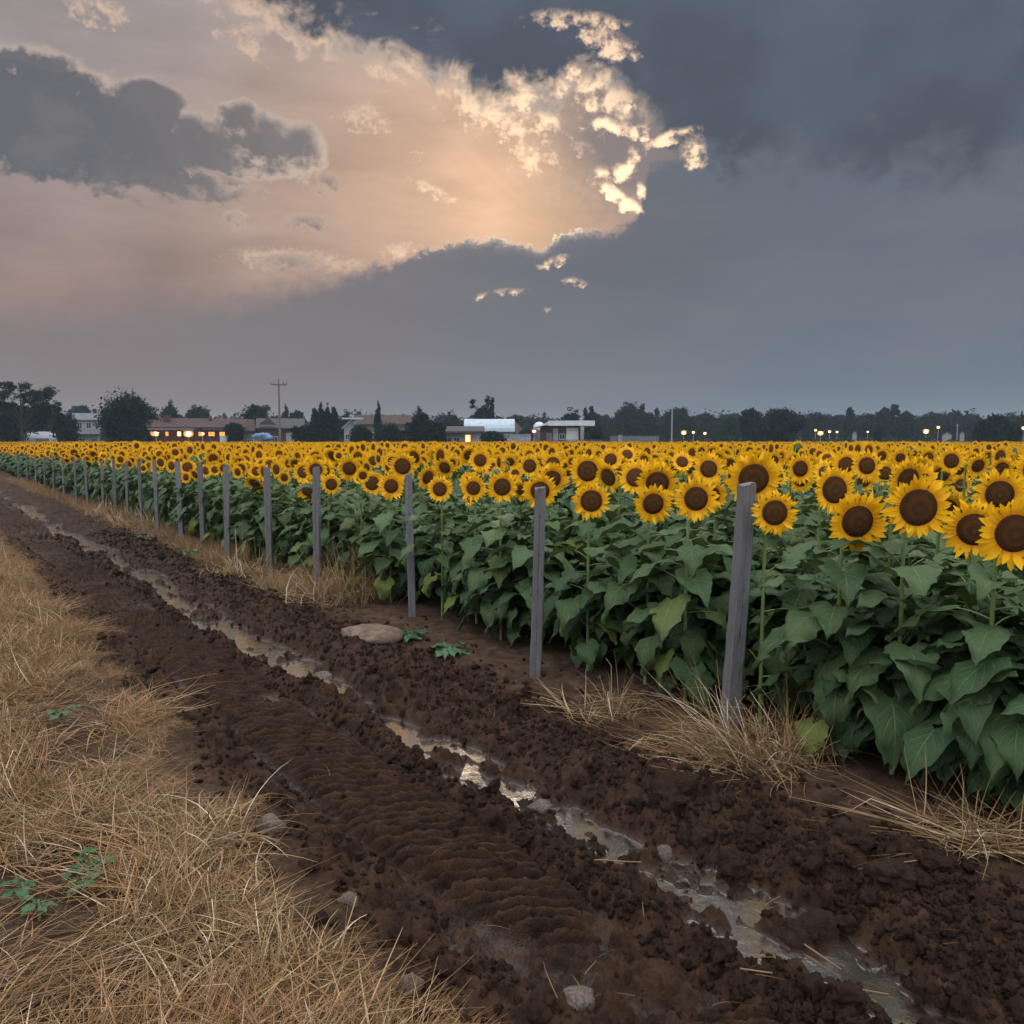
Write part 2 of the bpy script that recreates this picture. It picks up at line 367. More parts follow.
# thin grass cover far beyond the field
far_bank = s.ss(edge, -2., -5.); earth = s.mix(far_bank, earth, s.mix(n1, (.13, .085, .045), (.24, .165, .09)))
dist = s.vm('LENGTH', tc); gr = s.mix(n1, (.06, .07, .03), (.12, .11, .055))
earth = s.mix(s.ss(dist, 120., 150.), earth, gr)
s.put(b.inputs['Base Color'], earth)
wet = s.mul(s.ss(edge, 1.25, 1.5), s.ss(edge, 3.4, 3.0))
low = s.ss(Z_, -.035, -.07)
rg = s.sub(.72, s.mul(wet, s.add(.12, s.mul(s.ss(n1, .4, .62), .16)))); rg = s.sub(rg, s.mul(s.mul(low, wet), .36))
s.put(b.inputs['Roughness'], rg); s.put(b.inputs['Specular IOR Level'], s.add(.10, s.mul(s.mul(low, wet), .38)))
bump(s, b, s.add(s.mul(n2, 1.6), s.noise(tc, 110, 4, .7)), .9, .008)
me = mesh_from("ground", np.stack([GX, GY, GZ], -1).reshape(-1, 3), grid_faces(len(xs), len(ys)))
me.materials.append(m_soil); g_o = tag(link("ground", me), kind="structure")
# ---------------------------------------------------------------- rain water in the rut
m_water, s, b, o = material("muddy_water")
tc = s.node('ShaderNodeTexCoord').outputs['Object']
b.inputs['IOR'].default_value = 4.2
s.put(b.inputs['Base Color'], s.mix(s.noise(tc, 2.5, 3), (.03, .017, .011), (.055, .033, .022)))
b.inputs['Roughness'].default_value = .14; b.inputs['Specular IOR Level'].default_value = 1.0
b.inputs['Coat Weight'].default_value = .3; b.inputs['Coat Roughness'].default_value = .03
bump(s, b, s.noise(tc, 11, 4, .6), .55, .006)
wy = np.concatenate([np.arange(.4, 12, .12), np.arange(12, 70, .6)]); wV = []; 
for y in wy:
    c = 2.36 + float(wander(y)) * .9; wV += [(c - .34, y, WATER_Z), (c + .36, y, WATER_Z)]
me = mesh_from("rain_water", wV, [(2 * i, 2 * i + 1, 2 * i + 3, 2 * i + 2) for i in range(len(wy) - 1)]); me.materials.append(m_water)
tag(link("water", me), kind="structure")
# ---------------------------------------------------------------- scatter by geometry nodes (for what nobody could count)
def proto_collection(name, objs):
    c = bpy.data.collections.new(name)
    for ob in objs:
        c.objects.link(ob)
    return c
def proto(name, me): return bpy.data.objects.new(name, me)
def scatter(name, coll, P, rot, scl, idx):
    me = bpy.data.meshes.new(name); n = len(P)
    me.vertices.add(n); me.vertices.foreach_set('co', np.asarray(P, np.float32).ravel())
    a = me.attributes.new('rot', 'FLOAT_VECTOR', 'POINT'); a.data.foreach_set('vector', np.asarray(rot, np.float32).ravel())
    scl = np.asarray(scl, np.float32)
    if scl.ndim == 1: scl = np.repeat(scl[:, None], 3, 1)
    a = me.attributes.new('scl', 'FLOAT_VECTOR', 'POINT'); a.data.foreach_set('vector', scl.ravel())
    a = me.attributes.new('idx', 'INT', 'POINT'); a.data.foreach_set('value', np.asarray(idx, np.int32))
    me.update(); ob = link(name, me)
    t = bpy.data.node_groups.new(name + "_scatter", 'GeometryNodeTree')
    t.interface.new_socket('Geometry', in_out='INPUT', socket_type='NodeSocketGeometry'); t.interface.new_socket('Geometry', in_out='OUTPUT', socket_type='NodeSocketGeometry')
    N = t.nodes; L = t.links
    gi = N.new('NodeGroupInput'); go = N.new('NodeGroupOutput')
    ci = N.new('GeometryNodeCollectionInfo'); ci.inputs['Collection'].default_value = coll; ci.inputs['Separate Children'].default_value = True; ci.inputs['Reset Children'].default_value = True
    ip = N.new('GeometryNodeInstanceOnPoints'); ip.inputs['Pick Instance'].default_value = True
    def attr(nm, ty):
        a = N.new('GeometryNodeInputNamedAttribute'); a.data_type = ty; a.inputs['Name'].default_value = nm; return a.outputs['Attribute']
    er = N.new('FunctionNodeEulerToRotation'); L.new(attr('rot', 'FLOAT_VECTOR'), er.inputs[0])
    L.new(gi.outputs[0], ip.inputs['Points']); L.new(ci.outputs[0], ip.inputs['Instance']); L.new(attr('idx', 'INT'), ip.inputs['Instance Index'])
    L.new(er.outputs[0], ip.inputs['Rotation']); L.new(attr('scl', 'FLOAT_VECTOR'), ip.inputs['Scale']); L.new(ip.outputs[0], go.inputs[0])
    md = ob.modifiers.new('scatter', 'NODES'); md.node_group = t
    tag(ob, kind='stuff'); return ob
# ---------------------------------------------------------------- clods and stones
def ico(sub, seed, amp, freq, squash=(1, 1, 1), rough=.0):
    import bmesh
    bm = bmesh.new(); bmesh.ops.create_icosphere(bm, subdivisions=sub, radius=1)
    from mathutils import noise
    off = Vector((seed * 13.7, seed * 5.1, seed * 9.3))
    for v in bm.verts:
        c = v.co.copy()
        k = 1 + amp * noise.fractal(c * freq + off, .6, 2.1, 4) + rough * noise.noise(c * 7 + off)
        v.co = Vector((c.x * squash[0], c.y * squash[1], c.z * squash[2])) * k
    me = bpy.data.meshes.new("clod"); bm.to_mesh(me); bm.free()
    me.polygons.foreach_set('use_smooth', [True] * len(me.polygons)); return me
m_clod, s, b, o = material("clod_soil")
tc = s.node('ShaderNodeTexCoord').outputs['Object']; rnd = s.node('ShaderNodeObjectInfo').outputs['Random']
n2 = s.noise(tc, 4, 5, .7)
s.put(b.inputs['Base Color'], s.mix(rnd, s.mix(n2, (.0180, .0090, .0056), (.049, .0265, .0158)), s.mix(n2, (.030, .0165, .011), (.072, .043, .031))))
b.inputs['Roughness'].default_value = .75; b.inputs['Specular IOR Level'].default_value = .12
bump(s, b, s.noise(tc, 9, 5, .7), .7, .15)
cl = []
for i in range(6):
    me = ico(3, i + 1, .75, 1.3, (1, .85 + .1 * (i % 3), .75), .16); me.materials.append(m_clod); cl.append(proto("clod_%d" % i, me))
clods = proto_collection("clod_kinds", cl)
N = 20000
Y = .8 + rng.random(N) ** 1.9 * 16; side = rng.random(N)
X = np.where(side < .45, rng.normal(2.9, .26, N), np.where(side < .62, rng.normal(2.09, .07, N), np.where(side < .74, rng.normal(1.34, .14, N), rng.uniform(1.4, 4.0, N))))
hz = ground_h(X, Y) * far_flat(X, Y)
keep = (hz > WATER_Z + .004) & (X > .9) & (X < 4.1) & ~((X > 1.52) & (X < 2.0) & (rng.random(N) < .75)) & ~((X > 3.4) & (rng.random(N) < .7))
X, Y, hz = X[keep], Y[keep], hz[keep]; n = len(X)
sz = .0045 + .016 * rng.random(n) ** 3.0 + (rng.random(n) < .02) * rng.uniform(.012, .035, n)
scatter("mud_clods", clods, np.stack([X, Y, hz + sz * .25], -1), rng.uniform(0, 6.28, (n, 3)), sz[:, None] * rng.uniform(.7, 1.25, (n, 3)), rng.integers(0, 6, n))
# ---------------------------------------------------------------- sunflower materials
def plant_mat(name, c1, c2, rough=.55, spec=.4, trans=.0, vein=False):
    m, s, b, o = material(name)
    tc = s.node('ShaderNodeTexCoord'); rnd = s.node('ShaderNodeObjectInfo').outputs['Random']
    nz = s.noise(tc.outputs['Object'], 14, 4, .6)
    lr = s.sep(s.node('ShaderNodeAttribute', attribute_name='leafuv').outputs['Vector'])[2]
    f = s.m('MULTIPLY_ADD', s.m('FRACT', s.add(rnd, lr)), .7, s.mul(s.sub(nz, .35), .6), clamp=True)
    col = s.mix(f, c1, c2)
    if vein:
        uv = s.node('ShaderNodeAttribute', attribute_name='leafuv').outputs['Vector']
        u, v, _ = s.sep(uv)
        au = s.m('ABSOLUTE', u)
        mid = s.ss(au, .045, .0)
        ph = s.m('FRACT', s.sub(s.mul(v, 6.), s.mul(au, 2.6)))
        sd = s.mul(s.ss(s.m('ABSOLUTE', s.sub(ph, .5)), .10, .0), s.ss(au, 1., .5))
        vn = s.m('MAXIMUM', mid, s.mul(sd, .7))
        net = s.voro(s.xyz(s.mul(u, 10.), s.mul(v, 13.)), 1.0, 'DISTANCE_TO_EDGE', dim='2D')
        col = s.mix(s.mul(vn, .55), col, (.20, .28, .14))
        age = s.node('ShaderNodeAttribute', attribute_name='age', attribute_type='OBJECT').outputs['Fac']
        col = s.mix(s.mul(age, .65), col, (.16, .19, .03))
        hh = s.add(s.mul(vn, -1.), s.mul(s.ss(net, 0., .12), .25))
        bump(s, b, hh, .6, .006)
    s.put(b.inputs['Base Color'], col)
    b.inputs['Roughness'].default_value = rough; b.inputs['Specular IOR Level'].default_value = spec
    if trans:
        tr = s.node('ShaderNodeBsdfTranslucent'); s.put(tr.inputs[0], s.mix(.5, col, (.12, .2, .03)))
        mx = s.node('ShaderNodeMixShader'); mx.inputs[0].default_value = trans
        s.l.new(b.outputs[0], mx.inputs[1]); s.l.new(tr.outputs[0], mx.inputs[2]); s.l.new(mx.outputs[0], o.inputs[0])
    return m
m_leaf = plant_mat("sunflower_leaf", (.020, .052, .020), (.084, .142, .062), .50, .24, .14, True)
m_leaf_f = plant_mat("sunflower_leaf_plain", (.022, .056, .024), (.060, .118, .048), .55, .22)
m_stem = plant_mat("sunflower_stem", (.12, .19, .055), (.20, .28, .11), .6, .3)
m_bract = plant_mat("sunflower_bract", (.035, .085, .025), (.07, .14, .045), .55, .35)
m_petal, s, b, o = material("sunflower_petal")
pu = s.sep(s.node('ShaderNodeAttribute', attribute_name='leafuv').outputs['Vector'])
rnd = s.node('ShaderNodeObjectInfo').outputs['Random']
pc = s.mix(s.ss(pu[1], .0, .45), (.80, .285, .004), (.95, .545, .010)); pc = s.mix(s.mul(rnd, .4), pc, (.90, .46, .008))
pc = s.mix(s.mul(s.ss(s.m('FRACT', s.mul(pu[0], 2.5)), .35, .0), .25), pc, (.70, .28, .004))
s.put(b.inputs['Base Color'], pc); b.inputs['Roughness'].default_value = .6; b.inputs['Specular IOR Level'].default_value = .2
tr = s.node('ShaderNodeBsdfTranslucent'); s.put(tr.inputs[0], pc); mx = s.node('ShaderNodeMixShader'); mx.inputs[0].default_value = .25
s.l.new(b.outputs[0], mx.inputs[1]); s.l.new(tr.outputs[0], mx.inputs[2]); s.l.new(mx.outputs[0], o.inputs[0])
m_disk, s, b, o = material("sunflower_disk")
du = s.sep(s.node('ShaderNodeAttribute', attribute_name='leafuv').outputs['Vector'])
tco = s.node('ShaderNodeTexCoord').outputs['Object']; vo = s.voro(tco, 190); nz = s.noise(tco, 30, 3)
rr = s.add(du[0], s.mul(s.sub(nz, .5), .12))
dc = s.mix(s.ss(rr, .0, .28), (.085, .062, .018), (.055, .022, .008)); dc = s.mix(s.ss(rr, .3, .5), dc, (.115, .038, .010)); dc = s.mix(s.ss(rr, .52, .72), dc, (.042, .016, .008)); dc = s.mix(s.ss(rr, .80, 1.0), dc, (.10, .036, .009))
dc = s.mix(s.ss(vo, .2, .75), s.mix(.35, dc, (.02, .01, .005)), s.mix(.18, dc, (.42, .2, .05)))
s.put(b.inputs['Base Color'], dc); b.inputs['Roughness'].default_value = .85; b.inputs['Specular IOR Level'].default_value = .15
bump(s, b, vo, 1., .004)
# ---------------------------------------------------------------- sunflower geometry, everything as (V, quads, uv)
LW = np.array([[0, .45], [.05, .76], [.12, .96], [.20, 1.0], [.32, .90], [.46, .70], [.6, .48], [.74, .29], [.87, .13], [1.0, .0]])
def leaf_geo(L=.24, W=.105, rows=15, cols=4, droop=1.0, fold=.35, wav=.017, sd=0, petiole=.13, up=50, tooth=.05):
    """stalk starts at the origin and leaves along +Y; the blade hangs from its end"""
    r = np.random.default_rng(sd)
    t = np.linspace(0, 1, rows); us = np.linspace(-1, 1, 2 * cols + 1)
    a0 = R(up); 
    # centre line: stalk goes up and out, then blade bends down
    pv = []; n = 5
    for i in range(n): k = i / (n - 1); ang = a0 * (1 - .75 * k); pv.append(ang)
    P = [np.array([0., 0., 0.])]
    for i in range(1, n): P.append(P[-1] + petiole / (n - 1) * np.array([0, math.cos(pv[i]), math.sin(pv[i])]))
    V = []; Fq = []; UV = []
    rad = np.linspace(.0045, .003, n)
    for i in range(n):
        for k in range(4):
            an = k * math.pi / 2; V.append(P[i] + rad[i] * np.array([math.cos(an), 0, math.sin(an)])); UV.append((.5, .5, 0))
    for i in range(n - 1):
        for k in range(4): Fq.append((i * 4 + k, i * 4 + (k + 1) % 4, i * 4 + 4 + (k + 1) % 4, i * 4 + 4 + k))
    npet = len(Fq); b0 = len(V)
    start = P[-1]; ang = a0 * .2 - droop * .45; c = start.copy(); C = []; T = []
    for i in range(rows):
        C.append(c.copy()); T.append(ang); ang -= droop * 1.0 / rows * (1.0 + .6 * t[i]); c = c + L / (rows - 1) * np.array([0, math.cos(ang), math.sin(ang)])
    tw = r.uniform(-.25, .25); ph = r.uniform(0, 6.28, 4)
    for i in range(rows):
        w = W * np.interp(t[i], LW[:, 0], LW[:, 1]) * (1 + (tooth if i % 2 else -tooth) + r.uniform(-.04, .04))
        nrm = np.array([0, -math.sin(T[i]), math.cos(T[i])]); fwd = np.array([0, math.cos(T[i]), math.sin(T[i])])
        for u in us:
            au = abs(u); f = fold * (1 if u > 0 else .8)
            x = u * w * (1 - .12 * fold * au); back = -.20 * L * au ** 1.6 * (1 - t[i]) ** 3
            z = w * (.20 * au - f * au * au) + wav * math.sin(ph[0] + 9 * t[i] + 2.2 * u) * au + wav * .6 * math.sin(ph[1] + 19 * t[i] - u * 3) * au * au + tw * x * t[i]
            V.append(C[i] + np.array([x, 0, 0]) + fwd * back + nrm * z); UV.append((u, t[i], 0))
    k = 2 * cols + 1
    for i in range(rows - 1):
        for j in range(k - 1): Fq.append((b0 + i * k + j, b0 + i * k + j + 1, b0 + (i + 1) * k + j + 1, b0 + (i + 1) * k + j))
    return np.array(V), np.array(Fq), np.array(UV), npet
def tube(path, rad, sides=7):
    path = np.asarray(path, float); n = len(path); V = []; Fq = []
    for i in range(n):
        d = path[min(i + 1, n - 1)] - path[max(i - 1, 0)]; d = d / np.linalg.norm(d)
        a = np.cross(d, [0, 0, 1.0] if abs(d[2]) < .9 else [1.0, 0, 0]); a /= np.linalg.norm(a); b_ = np.cross(d, a)
        for k in range(sides):
            an = 2 * math.pi * k / sides; V.append(path[i] + rad[i] * (a * math.cos(an) + b_ * math.sin(an)))
    for i in range(n - 1):
        for k in range(sides): Fq.append((i * sides + k, i * sides + (k + 1) % sides, (i + 1) * sides + (k + 1) % sides, (i + 1) * sides + k))
    return np.array(V), np.array(Fq)
def stem_path(sd, height=1.0, reach=.07, n=12):
    """stands at the origin, leans a little, hooks over towards +Y(local) at the top; ends at the back of the head"""
    r = np.random.default_rng(sd); a = r.uniform(-.02, .02, 2); P = []
    for i in range(n):
        k = i / (n - 1); P.append((a[0] * math.sin(3 * k), a[1] * math.sin(2.2 * k) * .5, height * k))
    P[-1] = (P[-1][0], P[-1][1] + .02, height)
    P.append((P[-1][0], P[-1][1] + .045, height + .012)); P.append((P[-2][0], P[-2][1] + .085, height + .002))
    return np.array(P)
# heads face +Y(local), centre at the origin, radius with petals = 1 unit * size
def petals_geo(sd, n=32, r0=.50, r1=1.0, rows=5, cols=1):
    r = np.random.default_rng(sd); parts = []; uvs = []; o = 0; Fs = []
    for ring, (cnt, rr1, lift) in enumerate(((n, r1, .10), (int(n * .8), r1 * .90, -.02))):
        for i in range(cnt):
            th = 2 * math.pi * (i + .5 * ring + r.uniform(-.3, .3)) / cnt; L = (rr1 - r0) * r.uniform(.70, 1.15); w = .088 * r.uniform(.8, 1.2) * (32 / n)
            curl = r.uniform(-.75, .45); tw = r.uniform(-.35, .35); bend = r.uniform(-.22, .22)
            V = []; U = []
            for a in range(rows):
                t = a / (rows - 1); ww = w * (.55 + 1.25 * t if t < .4 else 1.05 - .95 * ((t - .4) / .6) ** 1.7) ; ww = max(ww, .004)
                for c in range(-cols, cols + 1):
                    q = c / cols; x = q * ww; rad = r0 + L * t
                    y = lift * t + curl * t * t * .35 + .25 * ww * abs(q) + tw * x * t
                    xx = x + bend * t * t * L
                    V.append((rad * math.cos(th) - xx * math.sin(th), y, rad * math.sin(th) + xx * math.cos(th))); U.append((q * .5 + .5, t, 0))
            k = 2 * cols + 1
            F_ = [(a * k + c, a * k + c + 1, (a + 1) * k + c + 1, (a + 1) * k + c) for a in range(rows - 1) for c in range(k - 1)]
            parts.append(np.array(V)); uvs.append(np.array(U)); Fs.append(np.array(F_) + o); o += len(V)
    return np.concatenate(parts), np.concatenate(Fs), np.concatenate(uvs)
def disk_geo(sd, rad=.6, rings=8, seg=28, dome=.16):
    r = np.random.default_rng(sd); V = []; U = []; Fq = []
    for i in range(rings + 1):
        t = i / rings
        for k in range(seg):
            an = 2 * math.pi * k / seg; q = max(t, .004) * rad * (1 + (.02 * math.sin(5 * an + sd) if i == rings else 0))
            V.append((q * math.cos(an), dome * (1 - t ** 2.6) - .04 * math.exp(-((t - .0) / .3) ** 2) + .02 * math.sin(t * 9) * (1 - t) + (-.07 if i == rings else 0), q * math.sin(an))); U.append((t, 0, 0))
    for i in range(rings):
        for k in range(seg): Fq.append((i * seg + k, i * seg + (k + 1) % seg, (i + 1) * seg + (k + 1) % seg, (i + 1) * seg + k))
    return np.array(V), np.array(Fq), np.array(U)
def back_geo(sd, seg=20, nb=22):
    """green cup behind the disk with pointed bracts"""
    r = np.random.default_rng(sd); V = []; Fq = []
    prof = [(.10, -.30), (.30, -.26), (.46, -.17), (.55, -.04), (.50, .0)]
    for (q, y) in prof:
        for k in range(seg): an = 2 * math.pi * k / seg; V.append((q * math.cos(an), y, q * math.sin(an)))
    for i in range(len(prof) - 1):
        for k in range(seg): Fq.append((i * seg + k, i * seg + (k + 1) % seg, (i + 1) * seg + (k + 1) % seg, (i + 1) * seg + k))
    for ring in range(2):
        for i in range(nb):
            th = 2 * math.pi * (i + .5 * ring) / nb + r.uniform(-.1, .1); L = r.uniform(.22, .34); w = .085; o = len(V); cu = r.uniform(-.15, .1)
            for a in range(4):
                t = a / 3; ww = w * (1 - t ** 1.4) + .004; q = .44 + .04 * ring + L * t; y = -.16 + .08 * ring + .12 * t + cu * t * t
                for c in (-1, 1): V.append((q * math.cos(th) - c * ww * math.sin(th), y, q * math.sin(th) + c * ww * math.cos(th)))
            for a in range(3): Fq.append((o + 2 * a, o + 2 * a + 1, o + 2 * a + 3, o + 2 * a + 2))
    return np.array(V), np.array(Fq)
def with_uv(me, U):
    a = me.attributes.new('leafuv', 'FLOAT_VECTOR', 'POINT'); a.data.foreach_set('vector', np.asarray(U, np.float32).ravel()); return me
def me_leaf(sd, **k):
    V, Fq, U, npet = leaf_geo(sd=sd, **k); me = mesh_from("leaf", V, Fq); with_uv(me, U); me.materials.append(m_leaf); me.materials.append(m_stem)
    mi = np.zeros(len(Fq), np.int32); mi[:npet] = 1; me.polygons.foreach_set('material_index', mi); return me
LEAF_SPECS = [dict(droop=d, fold=f, up=u, W=w, L=l, petiole=p) for d, f, u, w, l, p in
              [(.35, .15, 42, .118, .28, .15), (.65, .30, 40, .115, .30, .17), (1.05, .20, 38, .122, .29, .18), (1.35, .4, 32, .112, .28, .18), (.55, -.25, 46, .108, .27, .15), (.30, .1, 38, .092, .23, .11), (1.7, .25, 22, .12, .28, .16)]]
LEAVES = [me_leaf(i + 1, **sp) for i, sp in enumerate(LEAF_SPECS)]
def me_simple(name, geo, mat, U=None):
    me = mesh_from(name, geo[0], geo[1]); 
    if U is not None: with_uv(me, U)
    me.materials.append(mat); return me
PETALS = []; DISKS = []; BACKS = []
for i in range(5):
    g_ = petals_geo(100 + i, 30 + 2 * (i % 3)); PETALS.append(me_simple("petals", g_, m_petal, g_[2]))
    g_ = disk_geo(i, .50 + .025 * ((i * 2) % 5)); DISKS.append(me_simple("seed_disk", g_, m_disk, g_[2]))
for i in range(2): BACKS.append(me_simple("flower_head", back_geo(i), m_bract))
STEMS = []
for i in range(4):
    P = stem_path(i + 5); rad = np.interp(np.linspace(0, 1, len(P)), [0, .8, 1], [.0135, .0095, .009]); STEMS.append((me_simple("stem", tube(P, rad), m_stem), P))
def leaf_layout(r, n, height):
    """(height on the stem, angle, which leaf, scale, pitch)"""
    out = []; a = r.uniform(0, 6.28)
    for i in range(n):
        k = (i + .5) / n; z = height * (.12 + .76 * k ** .85); a += 2.4 + r.uniform(-.35, .35)
        if k > .85: w, sc = 5, r.uniform(.55, .8)
        elif k > .55: w, sc = int(r.choice([0, 1, 4, 1])), r.uniform(.8, 1.1)
        elif k > .25: w, sc = int(r.choice([1, 2, 3, 0])), r.uniform(.9, 1.2)
        else: w, sc = int(r.choice([2, 3, 6])), r.uniform(.7, 1.0)
        out.append((z, a, w, sc, r.uniform(-.35, .3), 1.0 if (k < .2 and r.random() < .4) else (.5 if r.random() < .06 else r.random() * .15)))
    return out
def foliage_mesh(sd, n, height, lod=0):
    r = np.random.default_rng(sd); parts = []; U = []
    geo = LEAF_GEO[lod]
    for (z, a, w, sc, pt, age) in leaf_layout(r, n, height):
        V, Fq, uv = geo[w]; V = V * sc
        c, s_ = math.cos(pt), math.sin(pt); V = np.stack([V[:, 0], V[:, 1] * c - V[:, 2] * s_, V[:, 1] * s_ + V[:, 2] * c], 1)
        c, s_ = math.cos(a), math.sin(a); V = np.stack([V[:, 0] * c - V[:, 1] * s_, V[:, 0] * s_ + V[:, 1] * c, V[:, 2] + z], 1)
        uv = uv.copy(); uv[:, 2] = r.random(); parts.append((V, Fq)); U.append(uv)
    V, Fq = join_geo(parts); return V, Fq, np.concatenate(U)
LEAF_GEO = {}
LEAF_GEO[0] = [leaf_geo(sd=i + 1, rows=10, cols=2, **sp)[:3] for i, sp in enumerate(LEAF_SPECS)]
def leaf_low(i, sp):
    V, Fq, U, npet = leaf_geo(sd=i + 1, rows=5, cols=1, tooth=0, **sp); 
    keep = Fq[npet:] - 20; return V[20:], keep, U[20:]
LEAF_GEO[1] = [leaf_low(i, sp) for i, sp in enumerate(LEAF_SPECS)]
FOLIAGE = []
for i in range(6):
    V, Fq, U = foliage_mesh(200 + i, 22, 1.0, 0); me = mesh_from("foliage", V, Fq); with_uv(me, U); me.materials.append(m_leaf); FOLIAGE.append(me)
POST_XY = [ground(728, 733), ground(534, 678), ground(412, 618)]
def plant(x, y, head_z, size, yaw, tilt, sd, detail, roll=0.0, label=None, group=None, bloom=True):
    r = np.random.default_rng(sd); z0 = hgt(x, y)
    if x > 3.9 and depth_of(x, y) > 0: pass
    k = sd % len(STEMS); me, P = STEMS[k]
    # the head centre stands in front of the stem's end
    cx, cy = math.cos(yaw), math.sin(yaw)         # local x axis
    e = empty("sunflower", (x, y, z0), yaw)
    tag(e, label, "sunflower", group)
    hs = head_z - z0 + .01
    st = link("stem", me, e); st.scale = (1, 1, hs)
    hx, hy = P[-1][0], P[-1][1] + .05
    hd = link("flower_head", BACKS[sd % 2], e); hd.location = (hx, hy, hs * 1.0); hd.rotation_euler = (tilt, roll, 0); hd.scale = (size, size * .8, size)
    link("seed_disk", DISKS[sd % 5], hd); 
    if bloom:
        p = link("petals", PETALS[(sd // 2) % 5], hd); p.rotation_euler = (0, r.uniform(0, 6.28), 0)
    if detail:
        for (z, a, w, sc, pt, age) in leaf_layout(r, int(r.integers(19, 24)), hs):
            ex_, ey_ = x + .26 * sc * -math.sin(yaw + a), y + .26 * sc * math.cos(yaw + a)
            if any(math.hypot(.5 * (x + ex_) - qx, .5 * (y + ey_) - qy) < .24 or math.hypot(ex_ - qx, ey_ - qy) < .22 for qx, qy in POST_XY): continue
            l = link("leaf", LEAVES[w], e); l.location = (np.interp(z / hs, np.linspace(0, 1, 12), P[:12, 0]), np.interp(z / hs, np.linspace(0, 1, 12), P[:12, 1]), z)
            l.rotation_euler = (pt, r.uniform(-.2, .2), a); l.scale = (sc * 1.1, sc * 1.1, sc * 1.1); l["age"] = float(age)
    else:
        f = link("foliage", FOLIAGE[sd % 6], e); f.scale = (1.05, 1.05, hs); f.rotation_euler = (0, 0, r.uniform(0, 6.28))
    return e
FACE = -YAW + math.pi     # local +Y turned towards the camera's side
def face_yaw(x, y, jit):  # heads look east, which is the side the picture is taken from
    return math.pi - YAW + jit
# the flowers one can tell apart in the photo: column, row, spread in px, row of the field (x), extra turn, tilt
HERO = [(855, 523, 64, 3.92, .05, .10, 'T'), (915, 509, 68, 3.94, -.05, .05, 'T'), (773, 514, 48, 3.95, .0, .02, 'T'), (1012, 535, 76, 3.92, -.1, .05, 'T'),
        (695, 500, 48, 3.95, .05, .0, 'T'), (652, 505, 42, 4.05, .05, .12, 'T'), (591, 502, 40, 3.95, .0, .05, 'T'), (502, 488, 33, 4.0, .1, .05, 'T'), (474, 489, 28, 4.15, -.1, .0, 'T'),
        (440, 490, 28, 4.0, .0, .0, 'T'), (391, 487, 28, 4.0, .25, .0, 'T'), (372, 484, 26, 4.3, .3, .0, 'T'), (331, 485, 22, 4.05, .45, .0, 'T'), (307, 491, 22, 4.05, .4, .1, 'T'), (974, 531, 64, 4.3, -.45, .05, 'T'),
        (998, 496, 54, 4.75, -.2, .05, 'T'), (832, 491, 50, 4.85, .2, -.05, 'T'), (752, 480, 58, 4.75, .0, .15, 'T'), (905, 481, 46, 4.95, .15, .2, 'T'), (540, 492, 38, 4.35, .0, .05, 'T'), (552, 480, 34, 4.7, .1, .1, 'T'),
        (587, 472, 38, 4.8, .0, .0, 'T'), (657, 484, 44, 4.8, -.05, .2, 'T'), (708, 470, 34, 5.3, .0, -.1, 'T'), (865, 467, 34, 5.6, .05, -.05, 'T'), (798, 470, 32, 5.5, .15, .0, 'T'), (403, 467, 30, 4.7, .0, .1, 'T'),
        (950, 462, 28, 6.2, -.1, 0, 'T'), (1000, 470, 26, 6.3, -.1, .2, 'T'), (975, 467, 26, 6.6, .1, .3, 'T')]
plants = []      # (x, y, head z, size, yaw, tilt, sd, bloom)
taken = []
for i, (u, v, d, row, jt, tl, lb) in enumerate(HERO):
    dd = ray(u, v); t = row / dd[0]; x, y, z = dd[0] * t, dd[1] * t, H + dd[2] * t; dep = depth_of(x, y); size = d * dep / F / 2
    yaw = face_yaw(x, y, jt)
    # the stem stands behind the head by the hook of the stem
    bx = x + .13 * math.sin(yaw); by = y - .13 * math.cos(yaw)
    plants.append((bx, by, z, size, yaw, -tl, 1000 + i * 7, True, i)); taken.append((bx, by))
gx = []
row = 0
for row in range(0, 320):
    xr = 4.06 + .74 * row
    y0 = -3.0 + .33 * xr; y = y0 + rng.random() * .3
    ymax = 150
    k = 1
    while y < ymax * 1.25:
        dep = depth_of(xr, y)
        if dep > 150: break
        gx.append((xr + rng.normal(0, .05), y, row)); y += rng.uniform(.30, .54) * (1 + max(0, dep - 25) * .012)
gx = np.array(gx)
dep = gx[:, 0] * FW[0] + gx[:, 1] * FW[1]; uu = 512 + F * (gx[:, 0] * RT[0] + gx[:, 1] * RT[1]) / np.maximum(dep, .1)
inview = (dep > 1.5) & (uu > -160) & (uu < 1184)
gx, dep, uu = gx[inview], dep[inview], uu[inview]
T = np.array(taken)
near_hero = np.zeros(len(gx), bool)
for (hx_, hy_) in taken: near_hero |= (np.abs(gx[:, 0] - hx_) < .32) & (np.abs(gx[:, 1] - hy_) < .21)
